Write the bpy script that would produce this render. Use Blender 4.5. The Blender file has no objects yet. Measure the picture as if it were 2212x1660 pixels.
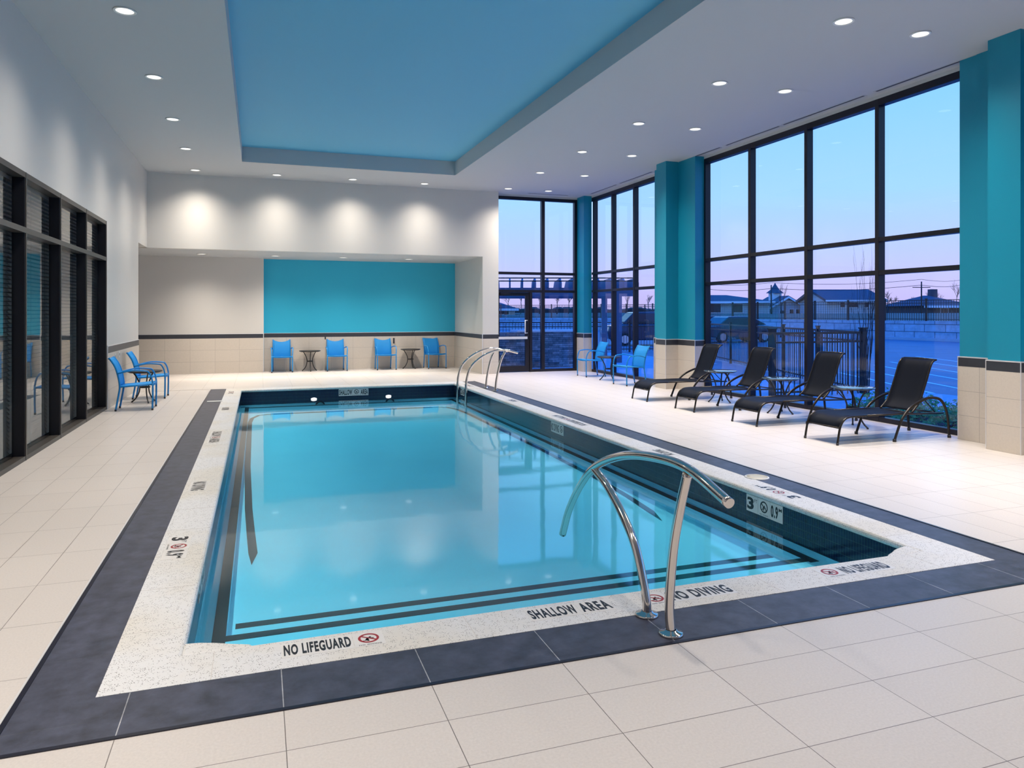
import bpy, bmesh, math, random
from mathutils import Vector, Matrix, Quaternion
SC = bpy.context.scene
COL = SC.collection
PI = math.pi
# ------------------------------------------------------------------ camera, sky, exposure
F_PX, HOR, CAMH = 1575.0, 677.0, 1.6
YAW = math.atan((1106 - 558.6) / F_PX)
cam_d = bpy.data.cameras.new('camera'); cam = bpy.data.objects.new('camera', cam_d); COL.objects.link(cam)
cam_d.sensor_width = 36.0; cam_d.lens = F_PX / 2212 * 36.0
cam_d.shift_y = -(830 - HOR) / 2212.0
cam_d.clip_end = 600; cam_d.clip_start = 0.05
cam.location = (0, 0, CAMH); cam.rotation_euler = (PI / 2, 0, -YAW)
SC.camera = cam
SC.view_settings.view_transform = 'Standard'; SC.view_settings.look = 'None'
SC.view_settings.gamma = 1.0; SC.view_settings.exposure = 0.0; SC.view_settings.use_curve_mapping = False
SC.cycles.use_denoising = True
SC.cycles.max_bounces = 10; SC.cycles.diffuse_bounces = 5; SC.cycles.glossy_bounces = 5
SC.cycles.transmission_bounces = 6; SC.cycles.transparent_max_bounces = 16
SC.cycles.sample_clamp_indirect = 4.0; SC.cycles.sample_clamp_direct = 0.0
SC.cycles.blur_glossy = 0.5

world = bpy.data.worlds.new('dusk_sky'); SC.world = world; world.use_nodes = True
wn = world.node_tree; wn.nodes.clear()
w_out = wn.nodes.new('ShaderNodeOutputWorld'); w_bg = wn.nodes.new('ShaderNodeBackground')
w_tc = wn.nodes.new('ShaderNodeTexCoord'); w_sx = wn.nodes.new('ShaderNodeSeparateXYZ'); w_cr = wn.nodes.new('ShaderNodeValToRGB')
wn.links.new(w_tc.outputs['Generated'], w_sx.inputs[0]); wn.links.new(w_sx.outputs['Z'], w_cr.inputs[0])
wn.links.new(w_cr.outputs[0], w_bg.inputs[0]); wn.links.new(w_bg.outputs[0], w_out.inputs[0])
SKY = [(0.0, (.74, .58, 1.0)), (.03, (.78, .66, 1.1)), (.075, (.66, .72, 1.15)), (.15, (.50, .82, 1.2)), (.27, (.34, .76, 1.25)), (.5, (.06, .60, 2.1)), (1.0, (.0, .50, 3.4))]
els = w_cr.color_ramp.elements
while len(els) > 1: els.remove(els[-1])
els[0].position = SKY[0][0]; els[0].color = SKY[0][1] + (1,)
for p, c in SKY[1:]:
    e = els.new(p); e.color = c + (1,)
w_bg.inputs[1].default_value = 1.0
LAMP_W = 530.0
LAMP_COL = (1.0, .895, .765)

# ------------------------------------------------------------------ helpers
def tag(o, label=None, cat=None, group=None, kind=None):
    if label: o['label'] = label
    if cat: o['category'] = cat
    if group: o['group'] = group
    if kind: o['kind'] = kind
    return o
def empty(name, loc=(0, 0, 0), rz=0.0):
    o = bpy.data.objects.new(name, None); COL.objects.link(o); o.location = loc; o.rotation_euler = (0, 0, rz)
    o.empty_display_size = .2
    return o
class MB:
    def __init__(s): s.bm = bmesh.new(); s.mi = 0
    def face(s, pts, mi=None):
        f = s.bm.faces.new([s.bm.verts.new(p) for p in pts]); f.material_index = s.mi if mi is None else mi; return f
    def box(s, x0, x1, y0, y1, z0, z1, mi=None):
        if x1 < x0: x0, x1 = x1, x0
        if y1 < y0: y0, y1 = y1, y0
        if z1 < z0: z0, z1 = z1, z0
        v = [s.bm.verts.new(p) for p in ((x0,y0,z0),(x1,y0,z0),(x1,y1,z0),(x0,y1,z0),(x0,y0,z1),(x1,y0,z1),(x1,y1,z1),(x0,y1,z1))]
        for q in ((3,2,1,0),(4,5,6,7),(0,1,5,4),(1,2,6,5),(2,3,7,6),(3,0,4,7)):
            f = s.bm.faces.new([v[i] for i in q]); f.material_index = s.mi if mi is None else mi
        return s
    def obox(s, c, ux, uy, uz, hx, hy, hz):      # oriented box
        c = Vector(c); ux = Vector(ux).normalized(); uy = Vector(uy).normalized(); uz = Vector(uz).normalized()
        v = []
        for k in (-1, 1):
            for (i, j) in ((-1,-1),(1,-1),(1,1),(-1,1)):
                v.append(s.bm.verts.new(c + ux*hx*i + uy*hy*j + uz*hz*k))
        for q in ((3,2,1,0),(4,5,6,7),(0,1,5,4),(1,2,6,5),(2,3,7,6),(3,0,4,7)):
            f = s.bm.faces.new([v[i] for i in q]); f.material_index = s.mi
        return s
    def tube(s, pts, r, n=10, cap=True, r2=None, flat=1.0, up=(0,0,1)):
        pts = [Vector(p) for p in pts]; N = len(pts); rings = []
        prev = None
        for i, p in enumerate(pts):
            t = (pts[min(i+1, N-1)] - pts[max(i-1, 0)])
            if t.length < 1e-9: t = Vector((0,0,1))
            t.normalize()
            if prev is None:
                a = Vector(up) if abs(t.dot(Vector(up))) < .95 else Vector((1, 0, 0))
                nrm = (a - t * a.dot(t)).normalized()
            else:
                nrm = (prev - t * prev.dot(t)).normalized()
            prev = nrm; b = t.cross(nrm)
            rr = r if r2 is None else r + (r2 - r) * i / (N - 1)
            rings.append([s.bm.verts.new(p + (nrm * math.cos(2*PI*k/n) * flat + b * math.sin(2*PI*k/n)) * rr) for k in range(n)])
        for i in range(N - 1):
            for k in range(n):
                f = s.bm.faces.new((rings[i][k], rings[i][(k+1) % n], rings[i+1][(k+1) % n], rings[i+1][k])); f.smooth = True; f.material_index = s.mi
        if cap:
            s.bm.faces.new(rings[0][::-1]).material_index = s.mi; s.bm.faces.new(rings[-1]).material_index = s.mi
        return s
    def cyl(s, c, r, h, n=24, r2=None):
        c = Vector(c); r2 = r if r2 is None else r2
        a = [s.bm.verts.new(c + Vector((math.cos(2*PI*k/n)*r, math.sin(2*PI*k/n)*r, 0))) for k in range(n)]
        b = [s.bm.verts.new(c + Vector((math.cos(2*PI*k/n)*r2, math.sin(2*PI*k/n)*r2, h))) for k in range(n)]
        for k in range(n):
            f = s.bm.faces.new((a[k], a[(k+1) % n], b[(k+1) % n], b[k])); f.smooth = True; f.material_index = s.mi
        s.bm.faces.new(a[::-1]).material_index = s.mi; s.bm.faces.new(b).material_index = s.mi
        return s
    def lathe(s, prof, c=(0,0,0), n=32):
        c = Vector(c); rings = []
        for r, z in prof:
            rings.append([s.bm.verts.new(c + Vector((math.cos(2*PI*k/n)*r, math.sin(2*PI*k/n)*r, z))) for k in range(n)] if r > 1e-6 else [s.bm.verts.new(c + Vector((0,0,z)))])
        for a, b in zip(rings, rings[1:]):
            for k in range(n):
                k2 = (k+1) % n
                if len(a) == 1: q = (a[0], b[k2], b[k])
                elif len(b) == 1: q = (a[k], a[k2], b[0])
                else: q = (a[k], a[k2], b[k2], b[k])
                f = s.bm.faces.new(q); f.smooth = True; f.material_index = s.mi
        return s
    def sheet(s, rows, thick):      # grid of points rows[i][j], thickened along averaged normals
        R = len(rows); Cn = len(rows[0]); P = [[Vector(p) for p in r] for r in rows]
        def nr(i, j):
            a = P[min(i+1, R-1)][j] - P[max(i-1, 0)][j]; b = P[i][min(j+1, Cn-1)] - P[i][max(j-1, 0)]
            return a.cross(b).normalized()
        T = [[s.bm.verts.new(P[i][j] + nr(i, j) * thick/2) for j in range(Cn)] for i in range(R)]
        B = [[s.bm.verts.new(P[i][j] - nr(i, j) * thick/2) for j in range(Cn)] for i in range(R)]
        def q(a, b, c, d, sm=True):
            f = s.bm.faces.new((a, b, c, d)); f.smooth = sm; f.material_index = s.mi
        for i in range(R-1):
            for j in range(Cn-1):
                q(T[i][j], T[i+1][j], T[i+1][j+1], T[i][j+1]); q(B[i][j], B[i][j+1], B[i+1][j+1], B[i+1][j])
        for i in range(R-1):
            q(T[i][0], B[i][0], B[i+1][0], T[i+1][0], False); q(T[i][-1], T[i+1][-1], B[i+1][-1], B[i][-1], False)
        for j in range(Cn-1):
            q(T[0][j], T[0][j+1], B[0][j+1], B[0][j], False); q(T[-1][j], B[-1][j], B[-1][j+1], T[-1][j+1], False)
        return s
    def prism(s, poly, z0, z1, ax='z'):     # poly of 2D points extruded; ax gives the extrusion axis
        def m(a, b, h): return (a, b, h) if ax == 'z' else ((h, a, b) if ax == 'x' else (a, h, b))
        A = [s.bm.verts.new(m(a, b, z0)) for a, b in poly]; B = [s.bm.verts.new(m(a, b, z1)) for a, b in poly]
        n = len(poly)
        for k in range(n): s.bm.faces.new((A[k], A[(k+1) % n], B[(k+1) % n], B[k])).material_index = s.mi
        s.bm.faces.new(A[::-1]).material_index = s.mi; s.bm.faces.new(B).material_index = s.mi
        return s
    def build(s, name, mat, parent=None, bevel=0, recalc=True, loc=None):
        if recalc: bmesh.ops.recalc_face_normals(s.bm, faces=s.bm.faces)
        me = bpy.data.meshes.new(name); s.bm.to_mesh(me); s.bm.free()
        for m_ in (mat if isinstance(mat, (list, tuple)) else [mat]): me.materials.append(m_)
        o = bpy.data.objects.new(name, me); COL.objects.link(o)
        if parent: o.parent = parent
        if loc: o.location = loc
        if bevel:
            b = o.modifiers.new('bevel', 'BEVEL'); b.width = bevel; b.segments = 2; b.limit_method = 'ANGLE'; b.angle_limit = math.radians(40)
        return o
KIDS = {}
def kids(o): return [c for c in bpy.data.objects if c.parent == o]
def copy_tree(o, parent=None):
    c = o.copy(); COL.objects.link(c)
    if parent: c.parent = parent
    for ch in kids(o): copy_tree(ch, c)
    return c
def smooth(pts, n=8):            # Catmull-Rom through the points
    P = [Vector(p) for p in pts]; P = [P[0]*2 - P[1]] + P + [P[-1]*2 - P[-2]]
    out = []
    for i in range(1, len(P) - 2):
        a, b, c, d = P[i-1], P[i], P[i+1], P[i+2]
        for k in range(n):
            t = k / n
            out.append(.5*((2*b) + (c-a)*t + (2*a-5*b+4*c-d)*t*t + (3*b-a-3*c+d)*t*t*t))
    out.append(P[-2]); return out

# ------------------------------------------------------------------ materials
def nt(name):
    m = bpy.data.materials.new(name); m.use_nodes = True
    return m, m.node_tree, m.node_tree.nodes['Principled BSDF']
def pbr(name, col, rough=.6, metal=0.0, noise=0.0, nscale=8.0, bump=0.0, bscale=60.0, spec=.5, coat=0.0, emit=None, es=0.0):
    m, t, b = nt(name)
    b.inputs['Base Color'].default_value = tuple(col) + (1,); b.inputs['Roughness'].default_value = rough
    b.inputs['Metallic'].default_value = metal; b.inputs['Specular IOR Level'].default_value = spec
    b.inputs['Coat Weight'].default_value = coat
    if emit: b.inputs['Emission Color'].default_value = tuple(emit) + (1,); b.inputs['Emission Strength'].default_value = es
    tc = t.nodes.new('ShaderNodeTexCoord')
    if noise:
        n = t.nodes.new('ShaderNodeTexNoise'); n.inputs['Scale'].default_value = nscale; n.inputs['Detail'].default_value = 6
        t.links.new(tc.outputs['Object'], n.inputs['Vector'])
        mx = t.nodes.new('ShaderNodeMix'); mx.data_type = 'RGBA'
        mx.inputs[6].default_value = tuple(max(0, c*(1-noise)) for c in col) + (1,); mx.inputs[7].default_value = tuple(min(1, c*(1+noise)) for c in col) + (1,)
        t.links.new(n.outputs['Fac'], mx.inputs[0]); t.links.new(mx.outputs[2], b.inputs['Base Color'])
    if bump:
        n2 = t.nodes.new('ShaderNodeTexNoise'); n2.inputs['Scale'].default_value = bscale; n2.inputs['Detail'].default_value = 3
        t.links.new(tc.outputs['Object'], n2.inputs['Vector'])
        bp = t.nodes.new('ShaderNodeBump'); bp.inputs['Strength'].default_value = bump; bp.inputs['Distance'].default_value = .01
        t.links.new(n2.outputs['Fac'], bp.inputs['Height']); t.links.new(bp.outputs[0], b.inputs['Normal'])
    return m
def tile_mat(name, c1, c2, grout, w, h, ox=0, oy=0, plane='xy', rough=.35, mortar=.003, noise=.08, nscale=9, offset=0.0, spec=.5, streak=None, bump=.25):
    m, t, b = nt(name)
    tc = t.nodes.new('ShaderNodeTexCoord'); sx = t.nodes.new('ShaderNodeSeparateXYZ'); cb = t.nodes.new('ShaderNodeCombineXYZ')
    t.links.new(tc.outputs['Object'], sx.inputs[0])
    if plane == 'sz':           # horizontal = x + y, works on every upright face of an axis aligned pier
        ad = t.nodes.new('ShaderNodeMath'); ad.operation = 'ADD'
        t.links.new(sx.outputs['X'], ad.inputs[0]); t.links.new(sx.outputs['Y'], ad.inputs[1]); t.links.new(ad.outputs[0], cb.inputs['X']); t.links.new(sx.outputs['Z'], cb.inputs['Y'])
    else:
        t.links.new(sx.outputs[plane[0].upper()], cb.inputs['X']); t.links.new(sx.outputs[plane[1].upper()], cb.inputs['Y'])
    mp = t.nodes.new('ShaderNodeMapping'); mp.inputs['Location'].default_value = (-ox, -oy, 0)
    t.links.new(cb.outputs[0], mp.inputs[0])
    br = t.nodes.new('ShaderNodeTexBrick'); br.offset = offset; br.inputs['Scale'].default_value = 1.0
    br.inputs['Brick Width'].default_value = w; br.inputs['Row Height'].default_value = h; br.inputs['Mortar Size'].default_value = mortar
    br.inputs['Mortar Smooth'].default_value = .1; br.inputs['Bias'].default_value = 0
    br.inputs['Color1'].default_value = tuple(c1)+(1,); br.inputs['Color2'].default_value = tuple(c2)+(1,); br.inputs['Mortar'].default_value = tuple(grout)+(1,)
    t.links.new(mp.outputs[0], br.inputs['Vector'])
    n = t.nodes.new('ShaderNodeTexNoise'); n.inputs['Scale'].default_value = nscale; n.inputs['Detail'].default_value = 8; n.inputs['Roughness'].default_value = .65
    t.links.new(tc.outputs['Object'], n.inputs['Vector'])
    mr = t.nodes.new('ShaderNodeMapRange'); mr.inputs[1].default_value = .3; mr.inputs[2].default_value = .7; mr.inputs[3].default_value = 1-noise; mr.inputs[4].default_value = 1+noise
    t.links.new(n.outputs['Fac'], mr.inputs[0])
    mu = t.nodes.new('ShaderNodeMix'); mu.data_type = 'RGBA'; mu.blend_type = 'MULTIPLY'; mu.inputs[0].default_value = 1
    t.links.new(br.outputs['Color'], mu.inputs[6]); t.links.new(mr.outputs[0], mu.inputs[7])
    t.links.new(mu.outputs[2], b.inputs['Base Color'])
    b.inputs['Roughness'].default_value = rough; b.inputs['Specular IOR Level'].default_value = spec
    if bump:
        bp = t.nodes.new('ShaderNodeBump'); bp.invert = True; bp.inputs['Strength'].default_value = bump; bp.inputs['Distance'].default_value = .003
        t.links.new(br.outputs['Fac'], bp.inputs['Height']); t.links.new(bp.outputs[0], b.inputs['Normal'])
    return m
def speckle_mat(name):
    m, t, b = nt(name)
    tc = t.nodes.new('ShaderNodeTexCoord')
    v = t.nodes.new('ShaderNodeTexVoronoi'); v.inputs['Scale'].default_value = 120
    n = t.nodes.new('ShaderNodeTexNoise'); n.inputs['Scale'].default_value = 30; n.inputs['Detail'].default_value = 2
    st = t.nodes.new('ShaderNodeTexNoise'); st.inputs['Scale'].default_value = 1.1; st.inputs['Detail'].default_value = 4
    for q in (v, n, st): t.links.new(tc.outputs['Object'], q.inputs['Vector'])
    r1 = t.nodes.new('ShaderNodeValToRGB'); r1.color_ramp.elements[0].position = .22; r1.color_ramp.elements[0].color = (1, 1, 1, 1); r1.color_ramp.elements[1].position = .34; r1.color_ramp.elements[1].color = (0, 0, 0, 1)
    t.links.new(v.outputs['Distance'], r1.inputs[0])
    r2 = t.nodes.new('ShaderNodeValToRGB'); r2.color_ramp.elements[0].position = .44; r2.color_ramp.elements[1].position = .54
    t.links.new(n.outputs['Fac'], r2.inputs[0])
    mu = t.nodes.new('ShaderNodeMath'); mu.operation = 'MULTIPLY'; t.links.new(r1.outputs[0], mu.inputs[0]); t.links.new(r2.outputs[0], mu.inputs[1])
    base = t.nodes.new('ShaderNodeMix'); base.data_type = 'RGBA'; base.inputs[6].default_value = (.68, .65, .60, 1); base.inputs[7].default_value = (.70, .70, .71, 1)
    r3 = t.nodes.new('ShaderNodeValToRGB'); r3.color_ramp.elements[0].position = .38; r3.color_ramp.elements[1].position = .55
    t.links.new(st.outputs['Fac'], r3.inputs[0]); t.links.new(r3.outputs[0], base.inputs[0])
    mx = t.nodes.new('ShaderNodeMix'); mx.data_type = 'RGBA'; mx.inputs[7].default_value = (.12, .11, .11, 1)
    t.links.new(mu.outputs[0], mx.inputs[0]); t.links.new(base.outputs[2], mx.inputs[6]); t.links.new(mx.outputs[2], b.inputs['Base Color'])
    b.inputs['Roughness'].default_value = .5
    bp = t.nodes.new('ShaderNodeBump'); bp.inputs['Strength'].default_value = .15; bp.inputs['Distance'].default_value = .003; t.links.new(n.outputs['Fac'], bp.inputs['Height']); t.links.new(bp.outputs[0], b.inputs['Normal'])
    return m
def glass_mat(name, tint, ior=1.6, gloss=(1, 1, 1), rough=0.0):
    m = bpy.data.materials.new(name); m.use_nodes = True; t = m.node_tree; t.nodes.clear()
    o = t.nodes.new('ShaderNodeOutputMaterial'); f = t.nodes.new('ShaderNodeFresnel'); f.inputs[0].default_value = ior
    a = t.nodes.new('ShaderNodeBsdfTransparent'); a.inputs[0].default_value = tuple(tint)+(1,)
    g = t.nodes.new('ShaderNodeBsdfGlossy'); g.inputs[0].default_value = tuple(gloss)+(1,); g.inputs['Roughness'].default_value = rough
    x = t.nodes.new('ShaderNodeMixShader'); t.links.new(f.outputs[0], x.inputs[0]); t.links.new(a.outputs[0], x.inputs[1]); t.links.new(g.outputs[0], x.inputs[2]); t.links.new(x.outputs[0], o.inputs[0])
    return m
def water_mat():
    m = bpy.data.materials.new('pool_water'); m.use_nodes = True; t = m.node_tree; t.nodes.clear()
    o = t.nodes.new('ShaderNodeOutputMaterial'); f = t.nodes.new('ShaderNodeFresnel'); f.inputs[0].default_value = 1.5
    a = t.nodes.new('ShaderNodeBsdfTransparent'); a.inputs['Color'].default_value = (.44, .90, 1.0, 1)
    g = t.nodes.new('ShaderNodeBsdfGlossy'); g.inputs['Roughness'].default_value = 0.045; g.inputs[0].default_value = (1, 1, 1, 1)
    x = t.nodes.new('ShaderNodeMixShader'); t.links.new(f.outputs[0], x.inputs[0]); t.links.new(a.outputs[0], x.inputs[1]); t.links.new(g.outputs[0], x.inputs[2]); t.links.new(x.outputs[0], o.inputs[0])
    tc = t.nodes.new('ShaderNodeTexCoord'); mp = t.nodes.new('ShaderNodeMapping'); mp.inputs['Scale'].default_value = (1.1, .8, 1)
    n = t.nodes.new('ShaderNodeTexNoise'); n.inputs['Scale'].default_value = 1.3; n.inputs['Detail'].default_value = 2.0
    t.links.new(tc.outputs['Object'], mp.inputs[0]); t.links.new(mp.outputs[0], n.inputs['Vector'])
    bp = t.nodes.new('ShaderNodeBump'); bp.inputs['Strength'].default_value = .35; bp.inputs['Distance'].default_value = .006
    t.links.new(n.outputs['Fac'], bp.inputs['Height'])
    for q in (f, g): t.links.new(bp.outputs[0], q.inputs['Normal'])
    return m
M = {}
M['wall'] = pbr('wall_paint', (.64, .625, .60), .34, bump=.04, bscale=220)
M['ceil'] = pbr('ceiling_paint', (.50, .52, .54), .7)
M['ceil_blue'] = pbr('ceiling_recess_blue_paint', (.12, .44, .66), .6)
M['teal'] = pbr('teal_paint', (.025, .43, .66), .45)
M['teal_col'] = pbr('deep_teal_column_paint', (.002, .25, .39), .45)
TB1, TB2, TG = (.60, .555, .525), (.62, .575, .545), (.15, .13, .12)
M['floor_x'] = tile_mat('deck_tile_long_in_x', TB1, TB2, TG, .607, .303, .096, 3.09, 'xy', .36, .0017, .07, 90)
M['floor_y'] = tile_mat('deck_tile_long_in_y', TB1, TB2, TG, .305, .62, -.925, 4.34, 'xy', .36, .0017, .07, 90)
M['floor_r'] = tile_mat('deck_tile_right', TB1, TB2, TG, .305, .62, 5.105, 5.55, 'xy', .36, .0017, .07, 90)
M['slate_x'] = tile_mat('slate_band_x', (.045, .050, .078), (.052, .058, .090), (.35, .36, .38), .607, 2.0, .096, 2.5, 'xy', .4, .0022, .5, 9)
M['slate_y'] = tile_mat('slate_band_y', (.045, .050, .078), (.052, .058, .090), (.06, .065, .085), 2.0, .607, -1.5, .2, 'xy', .4, .0022, .5, 9)
M['dado_x'] = tile_mat('dado_tile_x', (.60, .54, .47), (.62, .56, .49), (.40, .36, .32), .607, .31, .12, 0, 'xz', .35, .003, .04, 40)
M['dado_y'] = tile_mat('dado_tile_y', (.60, .54, .47), (.62, .56, .49), (.40, .36, .32), .607, .31, .3, 0, 'yz', .35, .003, .04, 40)
M['dado_p'] = tile_mat('dado_tile_pier', (.60, .54, .47), (.62, .56, .49), (.40, .36, .32), 5.0, .31, -20, 0, 'sz', .35, .003, .04, 40)
M['band'] = pbr('dado_slate_band', (.035, .038, .05), .4, noise=.2, nscale=20)
M['trimline'] = pbr('pale_metal_trim', (.72, .72, .74), .35, metal=.3)
M['edge'] = pbr('dark_edge_trim', (.008, .009, .022), .3)
M['coping'] = speckle_mat('speckled_coping')
M['joint'] = pbr('coping_joint', (.60, .57, .54), .7)
M['navy'] = tile_mat('navy_waterline_tile', (.004, .012, .045), (.006, .016, .055), (.035, .07, .09), .026, .066, 0, -.05, 'sz', .12, .0016, .25, 30, bump=.15)
M['plaster'] = pbr('pool_plaster', (.66, .84, .98), .7, noise=.04, nscale=3)
M['black_tile'] = pbr('black_step_tile', (.004, .004, .005), .5)
M['water'] = water_mat()
M['frame'] = pbr('dark_bronze_frame', (.010, .009, .016), .33, spec=.4)
M['frame_int'] = pbr('black_interior_frame', (.006, .007, .012), .38)
M['strip'] = pbr('brown_grey_cover_strip', (.055, .048, .042), .4)
M['glass'] = glass_mat('clear_window_glass', (.82, .92, 1.0), 1.45)
M['glass_in'] = glass_mat('interior_window_glass', (.88, .90, .90), 1.7)
M['slat'] = pbr('beige_blind_slat', (.74, .66, .54), .4)
M['cord'] = pbr('blind_cord', (.45, .42, .38), .8)
M['steel'] = pbr('polished_steel', (.70, .65, .60), .08, metal=1.0)
M['blue'] = pbr('blue_powder_coat', (.003, .23, .60), .42)
M['blue_mesh'] = pbr('blue_sling_mesh', (.003, .26, .68), .65, bump=.2, bscale=400)
M['black'] = pbr('black_wrought_metal', (.010, .009, .010), .4)
M['foot'] = pbr('dark_plastic_foot', (.02, .02, .025), .5)
M['bronze'] = pbr('dark_bronze_tube', (.030, .025, .022), .28, metal=.5)
M['sling'] = pbr('black_sling_mesh', (.005, .007, .014), .55, bump=.1, bscale=350, spec=.12)
M['mosaic'] = None
M['alu'] = pbr('satin_aluminium', (.80, .80, .82), .35, metal=.4)
M['white'] = pbr('white_plastic', (.75, .75, .72), .4)
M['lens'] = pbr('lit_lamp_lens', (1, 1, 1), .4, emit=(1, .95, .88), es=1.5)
M['sign'] = pbr('sign_tile_ceramic', (.72, .70, .68), .3)
M['ink'] = pbr('black_ink', (.012, .012, .016), .4)
M['red'] = pbr('red_ink', (.32, .02, .025), .4)
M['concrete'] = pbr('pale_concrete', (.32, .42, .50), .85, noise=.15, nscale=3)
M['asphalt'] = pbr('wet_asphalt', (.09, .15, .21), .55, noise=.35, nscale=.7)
M['grass'] = pbr('winter_grass', (.10, .12, .09), .95, noise=.5, nscale=.6)
M['line'] = pbr('parking_paint', (.85, .85, .85), .7)
M['leaf'] = pbr('evergreen_leaf', (.07, .30, .06), .6, noise=.5, nscale=20)
M['mulch'] = pbr('dark_mulch', (.03, .03, .035), .95, noise=.5, nscale=30)
M['bark'] = pbr('bare_bark', (.05, .04, .04), .9)
M['roof'] = pbr('shingle_roof', (.07, .07, .09), .9, noise=.2, nscale=2)
M['siding'] = tile_mat('house_siding', (.55, .56, .60), (.55, .56, .60), (.38, .39, .43), 50, .25, -30, 0, 'sz', .8, .02, .05, 2, bump=0)
M['pane_dark'] = pbr('dark_house_window', (.02, .025, .04), .2)
M['whitetrim'] = pbr('white_house_trim', (.75, .76, .8), .6)
M['paint_car'] = pbr('dark_blue_car_paint', (.015, .02, .05), .18, coat=.6)
M['car_silver'] = pbr('dark_grey_car_paint', (.05, .06, .09), .25, coat=.5)
M['rubber'] = pbr('tyre_rubber', (.01, .01, .012), .8)
M['rim'] = pbr('alloy_rim', (.6, .62, .66), .25, metal=.8)
M['red_lamp'] = pbr('red_tail_lamp', (.5, .01, .03), .3)
M['pergola'] = pbr('grey_painted_beam', (.16, .14, .20), .7)
def block_mat(name, c1, c2, g, w, h, plane, noise=.2):
    return tile_mat(name, c1, c2, g, w, h, 0, 0, plane, .85, .02, noise, 3, offset=.5, bump=.6)
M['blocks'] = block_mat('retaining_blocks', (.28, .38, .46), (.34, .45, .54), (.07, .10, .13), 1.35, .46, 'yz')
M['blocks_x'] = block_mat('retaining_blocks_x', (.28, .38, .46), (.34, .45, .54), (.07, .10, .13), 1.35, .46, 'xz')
M['stone'] = tile_mat('stacked_ledge_stone', (.10, .11, .13), (.30, .31, .34), (.02, .02, .025), .34, .062, 0, 0, 'xz', .85, .004, .6, 5, offset=.37, bump=.9)
def mosaic():
    m, t, b = nt('mosaic_table_glass')
    tc = t.nodes.new('ShaderNodeTexCoord'); v = t.nodes.new('ShaderNodeTexVoronoi'); v.inputs['Scale'].default_value = 28
    t.links.new(tc.outputs['Object'], v.inputs['Vector'])
    r = t.nodes.new('ShaderNodeValToRGB'); r.color_ramp.elements[0].color = (.01, .025, .05, 1); r.color_ramp.elements[1].color = (.09, .14, .18, 1)
    sp = t.nodes.new('ShaderNodeSeparateXYZ'); t.links.new(v.outputs['Color'], sp.inputs[0]); t.links.new(sp.outputs[0], r.inputs[0]); t.links.new(r.outputs[0], b.inputs['Base Color'])
    b.inputs['Roughness'].default_value = .08; b.inputs['Coat Weight'].default_value = 1.0
    bp = t.nodes.new('ShaderNodeBump'); bp.inputs['Strength'].default_value = .3; bp.inputs['Distance'].default_value = .004
    t.links.new(v.outputs['Distance'], bp.inputs['Height']); t.links.new(bp.outputs[0], b.inputs['Normal'])
    return m
M['mosaic'] = mosaic()

# ------------------------------------------------------------------ key dimensions
CE = 4.81                      # ceiling
XL, XR = -2.39, 8.62           # left wall face, right glazing face
YB, YA, YG, YD = 18.35, 21.2, 20.9, 18.6   # upper back wall, teal alcove wall, grey alcove wall, door glazing
YN = -4.0
PX0, PX1, PY0, PY1 = -.33, 4.20, 3.735, 16.15   # pool opening at coping edge
CX0, CX1, CY0, CY1 = -.64, 4.50, 3.43, 16.50   # coping outer edge
BX0, BX1, BY0 = -.925, 4.78, 3.09              # slate band outer edge
WZ = -.25                      # water level
def S(o): return tag(o, kind='structure')

# floor
b = MB()
b.box(XL-.25, BX0, YN, CY1+.03, -.08, 0, 1)
b.box(BX0, XR+.2, YN, BY0, -.08, 0, 0)
b.box(BX1, XR+.2, BY0, YD+.2, -.08, 0, 2)
b.box(XL-.25, BX1, CY1, YA+.2, -.08, 0, 0)
b.box(-6.0, XL-.25, 16.5, YA+.2, -.08, 0, 0)
b.box(BX1, 5.8, YD+.2, YA+.2, -.08, 0, 0)
S(b.build('floor', [M['floor_x'], M['floor_y'], M['floor_r']]))
b = MB()
b.box(BX0, CX0, BY0, CY1+.03, -.08, .001, 1)
b.box(CX1, BX1, BY0, CY1, -.08, .001, 1)
b.box(CX0, CX1, BY0, CY0, -.08, .001, 0)
S(b.build('trim_1', [M['slate_x'], M['slate_y']]))
b = MB()
for (x0, x1, y0, y1) in ((BX0-.02, BX0, BY0-.02, CY1), (BX0, BX1+.02, BY0-.02, BY0), (BX1, BX1+.02, BY0, CY1)):
    b.box(x0, x1, y0, y1, -.02, .005)
S(b.build('trim_2', M['edge']))
b = MB(); b.box(BX0-.032, BX0-.022, BY0-.02, CY1, -.01, .003); b.build('trim_3', M['trimline']); S(bpy.data.objects['trim_3'])

# ------------------------------------------------------------------ pool
pool = empty('swimming_pool', (0, 0, 0))
tag(pool, 'rectangular indoor swimming pool with white speckled coping and navy waterline tile', 'pool')
def loop(x0, x1, y0, y1, z): return [(x0, y0, z), (x1, y0, z), (x1, y1, z), (x0, y1, z)]
def loft(b, loops):
    V = [[b.bm.verts.new(p) for p in L] for L in loops]; n = len(V[0])
    for A, B in zip(V, V[1:]):
        for k in range(n): b.bm.faces.new((A[k], A[(k+1) % n], B[(k+1) % n], B[k]))
    return V
b = MB()
Ls = [loop(CX0, CX1, CY0, CY1, -.08), loop(CX0, CX1, CY0, CY1, .003), loop(PX0-.03, PX1+.03, PY0-.03, PY1+.03, .003)]
for k in range(0, 7):
    a = PI * k / 6; o_ = -.024 + .024*math.sin(a); z = -.0225 + .0255*math.cos(a)
    Ls.append(loop(PX0+o_, PX1-o_, PY0+o_, PY1-o_, z))
Ls.append(loop(PX0-.06, PX1+.06, PY0-.06, PY1+.06, -.049))
loft(b, Ls)
b.mi = 1
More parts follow.
